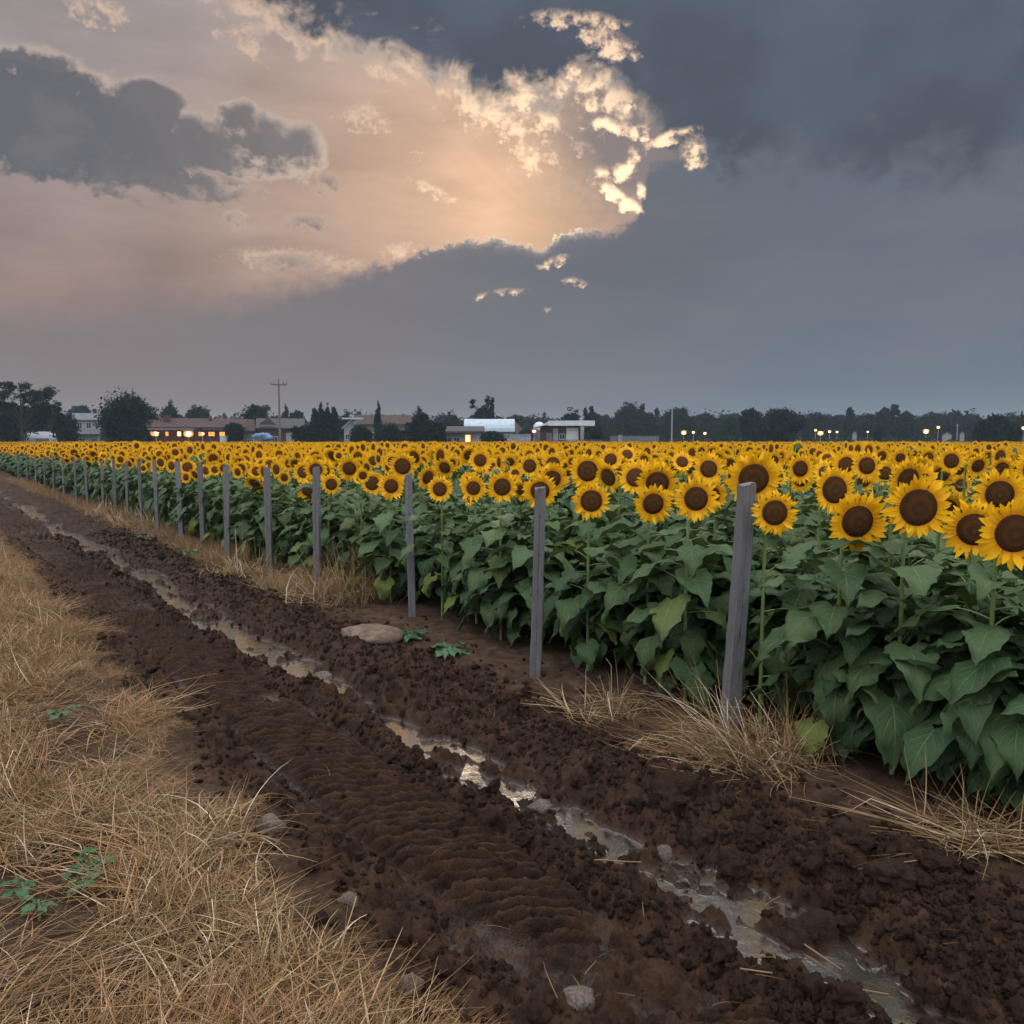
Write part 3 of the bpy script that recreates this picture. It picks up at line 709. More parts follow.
# the first two rows near the camera hold only the known flowers
front = (gx[:, 2] == 0) & (uu > 372) & (uu < 1030)
gx, dep, uu = gx[~(near_hero | front)], dep[~(near_hero | front)], uu[~(near_hero | front)]
n = len(gx)
hz_ = np.where(gx[:, 2] == 0, rng.normal(1.28, .07, n), rng.normal(1.39, .095, n)); hz_ = np.where(gx[:, 2] == 1, rng.normal(1.33, .06, n), hz_)
hz_ = np.clip(hz_, 1.08, 1.60) 
sz_ = rng.normal(.134, .024, n).clip(.085, .18)
yw_ = math.pi - YAW + rng.normal(0, .42, n); tl_ = -rng.normal(.12, .24, n)
turned = rng.random(n) < .06; yw_ = np.where(turned, yw_ + rng.choice([2.3, -2.3, 3.1], n), yw_)
order = np.argsort(dep); n_near = 300 - len(plants)
vis = [i for i in order if -20 < uu[i] < 1044 or True]
# largest in the photo: nearest ones inside the frame; the first row shows whole plants and counts more
score = dep * np.where(gx[:, 2] == 0, .45, np.where(gx[:, 2] == 1, .7, 1.0)); inframe = (uu > -12) & (uu < 1040)
cand = np.argsort(np.where(inframe, score, 1e9))[:n_near]
is_near = np.zeros(n, bool); is_near[cand] = True
# ---------------------------------------------------------------- labels for the flowers
HERO_LABEL = [
 "big open sunflower right of the thick leaning post, lower of the front pair",
 "broadest front sunflower with a wide round brown disk, right half of the front pair",
 "sunflower with small dark disk standing alone just right of the thick leaning post",
 "huge sunflower cut by the photo's right edge, the nearest bloom",
 "sunflower on a pale stem just left of the thick leaning post",
 "lower sunflower of a close pair, second bloom left of the thick leaning post",
 "lone low sunflower on a tall bare stem right of the second nearest post",
 "sunflower left of the second nearest post, right one of three in line",
 "middle sunflower of three in line between the third and second nearest posts",
 "left sunflower of three in line just right of the third nearest post",
 "low sunflower facing slightly aside just left of the third nearest post",
 "half turned sunflower tucked behind a low bloom left of the third nearest post",
 "small narrow sunflower just right of the fourth nearest post",
 "low drooping sunflower just left of the fourth nearest post",
 "sunflower turned sideways behind the nearest bloom at the photo's right edge",
 "sunflower behind and above the nearest bloom at the photo's right edge",
 "sunflower turned left, up behind the lower flower of the front pair",
 "big sunflower half hidden behind the top of the thick leaning post",
 "sunflower peeking over the gap in the front pair, its lower half hidden",
 "sunflower hidden behind the top of the second nearest post",
 "sunflower just behind the post-hidden bloom at the second nearest post",
 "big sunflower above the lone low bloom right of the second nearest post",
 "upper sunflower of the close pair left of the thick leaning post",
 "sunflower high above the close pair, left of the thick leaning post",
 "single sunflower standing up between and behind the front pair",
 "sunflower in the third row above right of the thick leaning post",
 "broad sunflower just above and left of the third nearest post's top",
 "sunflower high behind the broadest front bloom, near the right edge",
 "tilted sunflower at the far right, above the turned sideways bloom",
 "small downcast sunflower between two high blooms near the right edge"]
post_u = [-50, 85, 156, 228, 319, 411, 541, 735, 1100]
zone_n = ["beyond the farthest thin posts", "beside the small far posts", "left of the post with sunlit village lamps above", "between the fifth and fourth nearest posts", "between the fourth and third nearest posts",
          "between the third and second nearest posts", "left of the thick leaning post", "right of the thick leaning post"]
zone_n[0] = "by the farthest thin posts"; zone_n[2] = "between the sixth and fifth nearest posts"
row_n = {0: "in the field's edge row", 1: "in the second row", 2: "in the third row", 3: "in the fourth row", 4: "in the fifth row"}
look_n = [("short", -9, -.055), ("middling", -.055, .045), ("tall", .045, 9)]
for (x, y, z, size, yaw, tl, sd, bl, i) in plants:
    plant(x, y, z, size, yaw, tl, sd, True, label=HERO_LABEL[i], group="sunflowers in the field")
nn = 0
for j, i in enumerate(cand):
    x, y, row = gx[i]; row = int(row)
    zi = max(k for k in range(8) if uu[i] >= post_u[k] or k == 0)
    rw = row_n.get(row, "in the packed back rows")
    d0 = hz_[i] - (1.28 if row == 0 else 1.33 if row == 1 else 1.40)
    hn = next(a for a, lo, hi in look_n if lo <= d0 < hi)
    tn = "sunflower facing away" if turned[i] else ("sunflower nodding down" if -tl_[i] > .18 else "sunflower")
    e = plant(x, y, hz_[i], sz_[i], yw_[i], tl_[i], 3000 + 13 * j, j < 36 or (row == 0 and dep[i] < 9), bloom=True, label="%s %s %s %s" % (hn, tn, rw, zone_n[zi]), group="sunflowers " + rw + " " + zone_n[zi])
# ---------------------------------------------------------------- the rest of the field: thousands, one object
def full_plant(sd, lod):
    parts = []; mats = []; U = []
    def addp(V, Fq, m, uv=None):
        parts.append((V, Fq)); mats.append(np.full(len(Fq), m, np.int32)); U.append(uv if uv is not None else np.zeros((len(V), 3)))
    r = np.random.default_rng(sd)
    if lod == 0:
        V, Fq, uv = foliage_mesh(sd, 13, 1.38, 0); addp(V, Fq, 0, uv)
        P = stem_path(sd, 1.0); V, Fq = tube(P * [1, 1, 1.40], np.full(len(P), .010), 5); addp(V, Fq, 1)
        g = petals_geo(sd, 26, rows=4); hd = [(g[0], g[1], 2, g[2])]; g = disk_geo(sd, .57, 4, 16); hd.append((g[0], g[1], 3, g[2])); g = back_geo(sd, 10, 10); hd.append((g[0], g[1], 4, None))
    elif lod == 1:
        V, Fq, uv = foliage_mesh(sd, 12, 1.38, 1); addp(V, Fq, 0, uv)
        P = stem_path(sd, 1.0, n=5); V, Fq = tube(P * [1, 1, 1.40], np.full(len(P), .010), 3); addp(V, Fq, 1)
        g = petals_geo(sd, 15, rows=3); hd = [(g[0], g[1], 2, g[2])]; g = disk_geo(sd, .57, 2, 10); hd.append((g[0], g[1], 3, g[2])); g = back_geo(sd, 8, 4); hd.append((g[0], g[1], 4, None))
    else:
        V, Fq, uv = foliage_mesh(sd, 7, 1.38, 1); V = V * [1.25, 1.25, 1.13]; addp(V, Fq, 0, uv)
        g = petals_geo(sd, 9, rows=2, cols=1); hd = [(g[0], g[1], 2, g[2])]; g = disk_geo(sd, .57, 1, 7); hd.append((g[0], g[1], 3, g[2]))
    for V, Fq, m, uv in hd: addp(V * ([.15, .12, .15] if lod < 2 else [.115, .09, .115]) + [0, .15, 1.40], Fq, m, uv)
    V, Fq = join_geo(parts); me = mesh_from("field_sunflower", V, Fq); with_uv(me, np.concatenate(U))
    for q in (m_leaf if lod == 0 else m_leaf_f, m_stem, m_petal, m_disk, m_bract): me.materials.append(q)
    me.polygons.foreach_set('material_index', np.concatenate(mats)); return me
pr = [proto("k%02d" % i, full_plant(500 + i, 0 if i < 5 else 1 if i < 10 else 2)) for i in range(15)]
kinds = proto_collection("field_plant_kinds", pr)
rest = ~is_near
gg, dd_ = gx[rest], dep[rest]; n = len(gg)
sz_ = np.where(dep > 30, sz_ * .95, sz_)
idx = rng.integers(0, 5, n) + np.where(dd_ < 22, 0, np.where(dd_ < 50, 5, 10))
zz = np.array(ground_h(gg[:, 0], gg[:, 1])) * far_flat(gg[:, 0], gg[:, 1])
rot = np.stack([rng.normal(-.02, .05, n), rng.normal(0, .05, n), yw_[rest]], -1)
scatter("sunflower_field", kinds, np.stack([gg[:, 0], gg[:, 1], zz], -1), rot, np.stack([np.ones(n), np.ones(n), (hz_[rest] - zz) / 1.40], -1) * (sz_[rest] / .15)[:, None] ** [[.8, .8, 0]], idx)
# young leafy shoots between the rows close to the edge, too many and too hidden to tell apart
def shoot(sd):
    V, Fq, uv = foliage_mesh(sd, 14, .95, 0); me = mesh_from("shoot", V, Fq); with_uv(me, uv); me.materials.append(m_leaf); return me
shk = proto_collection("shoot_kinds", [proto("h%d" % i, shoot(700 + i)) for i in range(4)])
N = 900; Y = 1.0 + rng.random(N) ** 1.7 * 46; X = 4.12 + rng.random(N) * 1.5
X[:42] = 3.98 + .12 * rng.random(42); Y[:42] = .9 + rng.random(42) ** 1.6 * 8
kp = np.all([np.hypot(X - a, Y - b_) > .55 for a, b_ in POST_XY] + [(np.abs(Y - ray(u_, 600)[1] / ray(u_, 600)[0] * 3.86) > .3) | (X > 4.3) for u_ in (318, 271, 228, 203, 181, 157)], axis=0); X, Y = X[kp], Y[kp]; N = len(X)
scatter("low_sunflower_foliage", shk, np.stack([X, Y, ground_h(X, Y) * far_flat(X, Y)], -1), np.stack([rng.normal(0, .1, N), rng.normal(0, .1, N), rng.uniform(0, 6.28, N)], -1), rng.uniform(.6, 1.15, N), rng.integers(0, 4, N))
print("field plants", n, "things", len(plants) + len(cand))
# ---------------------------------------------------------------- fence posts
m_post, s, b, o = material("weathered_post_wood")
tc = s.node('ShaderNodeTexCoord').outputs['Object']; rnd = s.node('ShaderNodeObjectInfo').outputs['Random']
mp = s.node('ShaderNodeMapping'); mp.inputs[3].default_value = (30, 30, 1.3); s.l.new(tc, mp.inputs[0]); gr_ = s.noise(mp.outputs[0], 2.2, 6, .65, .4); gb = s.noise(tc, 6, 4, .6)
pc = s.mix(gr_, (.055, .056, .062), (.30, .30, .32)); pc = s.mix(s.mul(s.ss(gb, .5, .7), .4), pc, (.10, .085, .075)); pc = s.mix(s.mul(rnd, .45), pc, (.06, .062, .072))
fleck = s.voro(s.vm('MULTIPLY', tc, (1., 1., .35)), 42); pc = s.mix(s.mul(s.ss(fleck, .16, .06), s.ss(gb, .45, .55)), pc, (.03, .027, .027))
s.put(b.inputs['Base Color'], pc); b.inputs['Roughness'].default_value = .8; b.inputs['Specular IOR Level'].default_value = .25
bump(s, b, gr_, .8, .004)
m_nail = basic("rusty_nail", (.03, .02, .018), .6, .4)
m_notch = basic("post_notch", (.02, .018, .018), .9, .1)
def post_mesh(w, d, h, sd):
    """squared timber with worn edges, a split face and an uneven sawn top"""
    r = np.random.default_rng(sd); n = 26; sec = [(-1, -.8), (-.82, -1), (-.1, -1), (.0, -.90), (.08, -1), (.82, -1), (1, -.8), (1, .8), (.8, 1), (-.8, 1), (-1, .8)]
    V = []; k = len(sec)
    for i in range(n):
        t = i / (n - 1); z = -.25 + (h + .25) * t; ww = w / 2 * (1.06 - .10 * t) * (1 + .02 * math.sin(7 * t + sd)); dx = .008 * math.sin(3 * t + sd)
        for j, (a, c) in enumerate(sec):
            zz = z + (r.uniform(-.012, .006) if i == n - 1 else 0) + (.008 * a if i == n - 1 else 0)
            V.append((a * ww + dx + r.normal(0, .0012), c * d / 2 + r.normal(0, .0012), zz))
    Fq = [(i * k + j, i * k + (j + 1) % k, (i + 1) * k + (j + 1) % k, (i + 1) * k + j) for i in range(n - 1) for j in range(k)]
    me = bpy.data.meshes.new("fence_post"); me.from_pydata([tuple(v) for v in V], [], Fq + [tuple((n - 1) * k + j for j in range(k))]); me.materials.append(m_post); return me
def nail_mesh():
    V, Fq = tube([(0, .004, 0), (0, -.006, 0), (0, -.007, 0)], [.004, .0045, .0002], 8); return me_simple("nail", (V, Fq), m_nail)
def notch_mesh(sd):
    me = ico(2, sd, .4, 1.5, (1, .35, .6)); me.materials.clear(); me.materials.append(m_notch); me.name = "notch"; return me
NAIL = nail_mesh(); NOTCH = [notch_mesh(i) for i in range(3)]
# (column and row of the foot, row of the top, width px, column of the top)
POSTS = [(728, 733, 483, 25, 742, "thick weathered grey post leaning right, straw heaped at its foot", 'notch'),
         (534, 678, 487, 15, 541, "slim grey post leaning right in bare soil, second nearest", 'nail'),
         (412, 618, 473, 10, 411, "dark upright post standing among the leaves, third nearest", 'nail'),
         (318, 572, 467, 9, 319, "blue grey post rising from the tallest dry grass clump, fourth nearest", 'nail'),
         (271, 568, 467, 8, 269, "upright grey post at the left edge of the tall dry grass clump, fifth nearest", None),
         (228, 553, 465, 7, 228, "sixth nearest post, slim and upright by a green weed", None),
         (203, 540, 464, 6, 202, "seventh nearest post, thin, beside a low green weed", None),
         (181, 528, 461, 6, 180, "eighth nearest post, straight and slightly taller than its neighbours", None),
         (157, 520, 460, 5, 157, "ninth nearest post, thin and half hidden by leaves", None),
         (142, 513, 461, 4, 141, "tenth nearest post, thin and pale", None), (128, 507, 461, 4, 128, "eleventh nearest post along the field edge", None),
         (116, 503, 460, 4, 115, "twelfth nearest post along the field edge", None), (103, 498, 460, 3.5, 103, "thirteenth nearest post along the field edge", None), (87, 492, 458, 3.5, 86, "fourteenth nearest post, standing a little taller", None),
         (76, 489, 458, 3, 76, None, None), (64, 486, 457, 3, 64, None, None), (54, 483, 456, 2.5, 54, None, None), (45, 480, 455, 2.4, 45, None, None), (36, 477, 455, 2.2, 36, None, None), (27, 474, 454, 2, 27, None, None), (18, 471, 453, 1.9, 18, None, None)]
for i, (u, v, vt, w, ut, lb, ex) in enumerate(POSTS):
    x, y = ground(u, v)
    if i >= 3: dd = ray(u, v); y = (3.70 + .04 * math.sin(i * 2.1)) / dd[0] * dd[1]; x = y * dd[0] / dd[1]
    dep = depth_of(x, y); px = dep / F; w *= .66 if not i else .80 if i < 8 else .68
    top = H - (vt - 441) * px; x2 = ((ut - u) * px) / top
    z0 = hgt(x, y); h = top - z0
    e = link("fence_post", post_mesh(w * px * .92, w * px * .9, h, i)); e.location = (x, y, z0)
    e.rotation_euler = (0, math.atan(x2) , -YAW + (.22 if i == 0 else 0.1 * ((i % 3) - 1)))
    tag(e, lb or "tiny far post in the row's end", "fence post", "posts along the sunflower field")
    if ex == 'nail':
        for q in range(3): nl = link("nail", NAIL, e); nl.location = (.005, -w * px * .45, h * (.45 + .2 * q))
    if ex == 'notch':
        for q, (a, zz) in enumerate([(.55, .935), (.6, .82), (.55, .745), (.5, .665), (.55, .585), (.45, .47), (.5, .40)]):
            nl = link("notch", NOTCH[q % 3], e); nl.location = (a * w * px * .45, -w * px * .40, h * zz); nl.scale = (.012 if q % 2 else .018, .01, .009)
# ---------------------------------------------------------------- straw
def straw_material(name, vary):
    m_, s, b, o = material(name)
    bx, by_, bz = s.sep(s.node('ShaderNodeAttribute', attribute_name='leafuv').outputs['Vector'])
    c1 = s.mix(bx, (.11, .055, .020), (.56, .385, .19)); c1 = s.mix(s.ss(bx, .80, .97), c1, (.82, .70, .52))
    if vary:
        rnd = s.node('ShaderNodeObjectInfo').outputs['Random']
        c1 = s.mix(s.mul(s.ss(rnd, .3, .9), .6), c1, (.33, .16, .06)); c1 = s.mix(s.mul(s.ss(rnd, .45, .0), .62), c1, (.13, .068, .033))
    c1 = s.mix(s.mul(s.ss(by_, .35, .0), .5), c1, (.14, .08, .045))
    s.put(b.inputs['Base Color'], c1); b.inputs['Roughness'].default_value = .65; b.inputs['Specular IOR Level'].default_value = .3
    return m_
m_straw = straw_material("dry_grass_blades", True); m_straw_clump = straw_material("bleached_straw_blades", False)
def straw_geo(sd, n, spread, length, lean, curl, width, flat=0., seg=6, heading=None):
    """n dry blades from one tuft; flat 0..1 lays them down; three-sided so that none is paper thin"""
    r = np.random.default_rng(sd); Vs = []; Us = []
    a = r.uniform(0, 6.28, n) if heading is None else r.normal(heading, .38, n) + (r.random(n) < .5) * (math.pi if flat > .85 else 0)
    L = length * r.uniform(.45, 1.25, n); el = np.where(r.random(n) < flat, r.uniform(.02, .35, n), np.clip(r.normal(1.15 - lean, .28, n), .12, 1.5))
    px, py = r.normal(0, spread, n), r.normal(0, spread, n); w = width * r.uniform(.6, 1.4, n); rn = r.random(n); bend = curl * r.uniform(-.2, 1.6, n); tw = r.normal(0, .9, n) * curl
    kink = np.where(r.random(n) < .3, r.integers(2, seg, n), 99)
    pos = np.stack([px, py, np.full(n, -.01) + flat * r.uniform(0, .05, n)], 1); ang = el.copy(); az = a.copy(); V = []
    for i in range(seg + 1):
        d = np.stack([np.cos(az) * np.cos(ang), np.sin(az) * np.cos(ang), np.sin(ang)], 1); side = np.stack([-np.sin(az), np.cos(az), np.zeros(n)], 1); up = np.cross(d, side)
        ww = (w * (1 - .80 * (i / seg) ** 1.5))[:, None]
        ring = np.stack([pos + side * ww, pos - side * ww, pos + up * ww * -.7], 1); V.append(ring)
        if i < seg:
            st = (L / seg)[:, None]; pos = pos + d * st; ang = ang - bend / seg * 1.5 - np.where(kink == i, .9, 0); ang = np.maximum(ang, np.where(pos[:, 2] < .03, -.05, -1.2)); az = az + tw / seg
            pos[:, 2] = np.maximum(pos[:, 2], .004)
    V = np.stack(V, 1)                                    # n, seg+1, 3, 3
    U = np.zeros(V.shape); U[..., 0] = rn[:, None, None]; U[..., 1] = (np.arange(seg + 1) / seg)[None, :, None]
    base = (np.arange(n) * (seg + 1) * 3)[:, None, None]; i = np.arange(seg)[None, :, None] * 3; k = np.arange(3)[None, None, :]; k2 = (k + 1) % 3
    Fq = np.stack([base + i + k, base + i + k2, base + i + 3 + k2, base + i + 3 + k], -1).reshape(-1, 4)
    return V.reshape(-1, 3), Fq, U.reshape(-1, 3)
def straw_mesh(name, *a, **k):
    g_ = straw_geo(*a, **k); return me_simple(name, g_, m_straw, g_[2])
sp_ = [straw_mesh("tuft", 1, 42, .06, .28, .1, .45, 0.00252), straw_mesh("tuft", 2, 34, .08, .36, .3, .55, 0.00264), straw_mesh("tuft", 3, 44, .07, .22, .1, .4, 0.00216),
       straw_mesh("tuft", 4, 46, .12, .40, .6, .4, 0.00300, flat=.5), straw_mesh("tuft", 5, 50, .14, .44, .8, .25, 0.00312, flat=.9, heading=.4), straw_mesh("tuft", 6, 40, .13, .34, .8, .5, 0.00288, flat=.8),
       straw_mesh("tuft", 7, 22, .12, .55, .7, .3, 0.00432, flat=.7, heading=1.0), straw_mesh("tuft", 8, 70, .08, .12, .3, 1.0, 0.00144, flat=.3)]
straws = proto_collection("straw_kinds", [proto("s%d" % i, m_) for i, m_ in enumerate(sp_)])
def scatter_straw(name, X, Y, kinds_, smin, smax, spin=None, dz=0.0, sc=None):
    n = len(X); z = ground_h(X, Y) * far_flat(X, Y) + dz; S = rng.uniform(smin, smax, n) * (1 if sc is None else sc)
    rot = np.stack([rng.normal(0, .12, n), rng.normal(0, .12, n), rng.uniform(0, 6.28, n) if spin is None else spin], -1)
    return scatter(name, straws, np.stack([X, Y, z], -1), rot, S, rng.choice(kinds_, n))
# the dry bank on the left
N = 8000
Y = .9 + rng.random(N) ** 1.6 * 42; X = 1.20 - np.abs(rng.normal(0, 1, N)) * .55 - rng.random(N) * 2.6 * (rng.random(N) < .6)
e1 = .10 * fbm(X * 1.7, Y * 1.7, 3, 11); edgeX = 1.16 - .17 * (1 - sst(Y, 2.2, 3.4)) + .10 * sst(Y, 4, 9) + .34 * fbm(Y * 1.9, Y * 0, 3, 17) - e1 * .8
dn = fbm(X * 1.5, Y * 1.5, 3, 301); keep = (X < edgeX) & (dn > np.where(Y < 6, -.05, -.22) - .25 * (X < edgeX - .8))
ed = (edgeX - X)[keep]; X, Y, dn = X[keep], Y[keep], dn[keep]
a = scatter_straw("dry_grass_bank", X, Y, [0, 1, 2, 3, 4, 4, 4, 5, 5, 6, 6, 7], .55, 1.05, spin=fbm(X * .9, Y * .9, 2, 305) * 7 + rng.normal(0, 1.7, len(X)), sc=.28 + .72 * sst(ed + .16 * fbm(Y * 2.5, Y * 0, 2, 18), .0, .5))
N = 7000; Y = -2 + rng.random(N) ** 1.5 * 60; X = -1.2 - rng.random(N) ** 1.4 * 16
scatter_straw("dry_meadow_grass", X, Y, [0, 1, 2, 3, 4, 5, 6], .8, 1.5)
# sparse dead grass on the verge in front of the field
N = 5200
Y = .9 + rng.random(N) ** 1.5 * 42; X = rng.uniform(3.25, 4.25, N) + rng.normal(0, .06, N)
dn = fbm(X * 1.1, Y * .75, 3, 311); dens = np.where(Y < 5.6, 9., np.where(Y < 8.3, .32, -.02)); keep = (dn > dens) & (X > 3.3 + .25 * fbm(Y, Y * 0, 2, 19)); keep |= (Y > 12.5) & (rng.random(N) < .5) & (X > 3.4)
X, Y = X[keep], Y[keep]
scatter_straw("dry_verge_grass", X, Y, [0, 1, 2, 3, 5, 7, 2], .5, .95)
# loose straws lying on the mud
N = 170; Y = 1 + rng.random(N) ** 1.5 * 9; X = rng.uniform(1.3, 3.9, N)
one = [straw_mesh("loose", 40 + i, 1, .0, .16, 1.0, .5, .0014, flat=1.) for i in range(5)]
c1_ = proto_collection("loose_straw_kinds", [proto("l%d" % i, m_) for i, m_ in enumerate(one)])
scatter("loose_straw", c1_, np.stack([X, Y, ground_h(X, Y) + .012], -1), np.stack([rng.normal(0, .1, N), rng.normal(0, .1, N), rng.uniform(0, 6.28, N)], -1), rng.uniform(.4, 1.2, N), rng.integers(0, 5, N))
# named clumps
def clump(u, v, lb, seed, parts, cat="grass clump", dz=0.0, spin=0.0):
    x, y = ground(u, v); G = []
    for (dx, dy, kw) in parts:
        g_ = straw_geo(seed, **kw); seed += 1; G.append((g_[0] + [dx, dy, 0], g_[1], g_[2]))
    V, Fq = join_geo([(a, b_) for a, b_, c in G]); me = me_simple("dry_grass_clump", (V, Fq), m_straw_clump, np.concatenate([c for a, b_, c in G]))
    o_ = link("dry_grass_clump", me); o_.location = (x, y, hgt(x, y) + dz); o_.rotation_euler = (0, 0, -YAW + spin); tag(o_, lb, cat); return o_
up = dict(lean=.25, curl=.9, width=0.0025)
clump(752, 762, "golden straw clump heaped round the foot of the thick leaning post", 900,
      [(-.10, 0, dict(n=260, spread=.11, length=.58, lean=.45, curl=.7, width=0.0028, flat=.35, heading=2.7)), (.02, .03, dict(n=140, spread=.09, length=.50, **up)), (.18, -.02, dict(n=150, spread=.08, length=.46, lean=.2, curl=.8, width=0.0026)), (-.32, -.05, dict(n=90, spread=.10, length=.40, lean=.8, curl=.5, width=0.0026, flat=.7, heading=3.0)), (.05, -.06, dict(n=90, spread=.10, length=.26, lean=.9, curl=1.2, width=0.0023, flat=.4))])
clump(985, 850, "pale thick straws lying flat in a sheaf near the right edge", 930,
      [(-.05, .0, dict(n=70, spread=.05, length=.60, lean=1.0, curl=.15, width=0.0049, flat=1., heading=2.75)), (.12, .0, dict(n=80, spread=.09, length=.48, lean=.9, curl=.3, width=0.0035, flat=.9, heading=2.9)), (-.02, .05, dict(n=60, spread=.10, length=.36, lean=.2, curl=.4, width=0.0028)), (.22, .05, dict(n=60, spread=.08, length=.40, lean=.6, curl=.9, width=0.0028, flat=.4)), (-.18, -.03, dict(n=20, spread=.04, length=.22, lean=.8, curl=1.2, width=0.0026, flat=.6))])
clump(602, 715, "thin bleached straw clump on bare soil between the two nearest posts", 960,
      [(-.16, .03, dict(n=60, spread=.07, length=.42, lean=1.0, curl=.3, width=0.0026, flat=.9, heading=2.5)), (.03, 0, dict(n=60, spread=.09, length=.34, **up)), (.14, .02, dict(n=60, spread=.06, length=.34, lean=.3, curl=1.2, width=0.0023))])
clump(335, 600, "tall tan grass clump at the foot of the fourth nearest post", 980,
      [(-.28, .0, dict(n=260, spread=.16, length=.52, lean=.4, curl=.9, width=0.0032, flat=.2)), (.10, .05, dict(n=340, spread=.17, length=.66, lean=.12, curl=.8, width=0.0032)), (.35, .0, dict(n=300, spread=.16, length=.60, lean=.12, curl=.7, width=0.0032)), (.0, -.12, dict(n=140, spread=.18, length=.30, lean=.6, curl=1., width=0.0029, flat=.4))])
clump(246, 577, "low tan grass clump left of the fifth nearest post", 990,
      [(0, 0, dict(n=260, spread=.18, length=.50, lean=.3, curl=1., width=0.0035)), (-.3, .1, dict(n=120, spread=.14, length=.30, lean=.5, curl=1., width=0.0035, flat=.3))])
clump(120, 520, "wide far dry grass clump beside the far thin posts", 1010,
      [(k * .55 - 1.4, (k % 3) * .15, dict(n=170, spread=.22, length=.50, lean=.25, curl=.8, width=0.0061)) for k in range(8)], spin=YAW * .0 - .9)
clump(292, 985, "coarse upright straw clump at the bottom edge where bank meets mud", 1040,
      [(0, 0, dict(n=70, spread=.07, length=.26, lean=.15, curl=.5, width=0.0025)), (-.1, .0, dict(n=60, spread=.10, length=.26, lean=.6, curl=.8, width=0.0025, flat=.4)), (.10, -.02, dict(n=24, spread=.06, length=.26, lean=.25, curl=.5, width=0.0028))])
clump(215, 850, "long pale straw clump leaning over the middle of the near bank", 1050,
      [(0, 0, dict(n=90, spread=.08, length=.34, lean=.4, curl=.8, width=0.0026)), (-.1, -.1, dict(n=70, spread=.10, length=.38, lean=.8, curl=.5, width=0.0028, flat=.7, heading=.3))])
clump(150, 1000, "loose bleached straw clump sprawling in the bottom left corner", 1060,
      [(0, 0, dict(n=90, spread=.12, length=.36, lean=.9, curl=.5, width=0.0028, flat=.8, heading=.4)), (.1, .05, dict(n=60, spread=.08, length=.24, lean=.3, curl=.8, width=0.0023))])
# ---------------------------------------------------------------- green weeds
m_weed = plant_mat("weed_leaf", (.022, .075, .028), (.05, .13, .05), .5, .4, .1)
def weed(u, v, size, n, lb, sd, up_=.9):
    x, y = ground(u, v); up_ *= 1.05; e = empty("green_weed", (x, y, hgt(x, y) + (.045 if x < 1.3 else 0)), 0); tag(e, lb, "weed"); r = np.random.default_rng(sd); parts = []; st = []
    for i in range(n):
        g_ = leaf_geo(sd=sd * 50 + i, L=size * r.uniform(.5, .9), W=size * r.uniform(.2, .36), rows=8, cols=2, droop=r.uniform(.2, .9), fold=.3, up=r.uniform(45, 88) * up_, petiole=size * r.uniform(.3, .9), wav=size * .06, tooth=.14)
        a = i * 2.4 + r.uniform(-.3, .3); c, s_ = math.cos(a), math.sin(a); V = g_[0]; V = np.stack([V[:, 0] * c - V[:, 1] * s_, V[:, 0] * s_ + V[:, 1] * c, V[:, 2]], 1); parts.append((V, g_[1]))
    V, Fq = join_geo(parts); link("leaves", me_simple("leaves", (V, Fq), m_weed), e)
    V, Fq = tube([(0, 0, -.07), (.004, 0, size * .2), (0, .006, size * .5)], [.006, .005, .003], 6); link("stem", me_simple("stem", (V, Fq), m_stem), e)
weed(408, 640, .15, 16, "green weed with upright leaves beside the flat tan stone", 3)
weed(450, 655, .17, 14, "broad green weed on bare soil left of the second nearest post", 4)
weed(195, 556, .20, 14, "dark green weed at the foot of the seventh nearest post", 5)
weed(146, 543, .16, 12, "small far weed at the mud's edge near the thin posts", 6)
weed(62, 735, .10, 8, "tiny green weed alone high on the straw bank", 7)
weed(92, 893, .09, 10, "small bright green weed low on the near straw bank", 8)
weed(24, 918, .07, 7, "green seedling at the left edge of the straw bank", 9)
# ---------------------------------------------------------------- stones and big clods
m_stone = basic("field_stone", (.115, .09, .075), .75, .35, 5, .45, bmp=.8)
m_stone2 = basic("tan_stone", (.125, .090, .068), .8, .3, 4, .35, bmp=.8)
def rock(u, v, w, h, lb, sd, mat, name="stone", cat="stone", sub=3, amp=.35, sink=.35, yaw=0.0, rough=.04):
    x, y = ground(u, v); px = depth_of(x, y) / F; me = ico(sub, sd, amp, 1.1, (1, .8, .7), rough); me.materials.append(mat); me.name = name
    o_ = link(name, me); sx = w * px / 2; sz_ = h * px / 2; o_.scale = (sx, sx, sz_ / .7); o_.rotation_euler = (0, 0, -YAW + yaw); o_.location = (x, y, hgt(x, y) + sz_ * (1 - 2 * sink)); tag(o_, lb, cat)
rock(372, 642, 62, 22, "wide flat tan stone between the mud and the third nearest post", 2, m_stone2, amp=.2, sink=.22)
rock(578, 990, 42, 30, "smooth grey brown stone near the bottom edge, lowest in the mud", 3, m_stone, amp=.25)
rock(270, 838, 28, 24, "rounded stone where the straw bank meets the mud", 4, m_stone, amp=.25)
rock(349, 917, 20, 20, "small stone beside the lower straw bank edge", 5, m_stone)
rock(326, 668, 20, 12, "small stone on the ridge above the wet rut", 6, m_stone)
rock(412, 1006, 26, 26, "half buried stone at the bottom edge beside the straw", 7, m_stone2)
rock(578, 824, 22, 9, "flat grey wet patch just above the bright puddle", 8, basic("wet_patch_grey", (.085, .082, .088), .6, .4, 4, .3, bmp=.6), amp=.25)  # grey lump modelled in place of a flat wet patch of mud
rock(541, 800, 26, 14, "flat dark stone at the upper side of the wet rut", 9, m_stone)
rock(664, 849, 16, 18, "small upright stone on the clod ridge above the brown puddle", 10, m_stone)
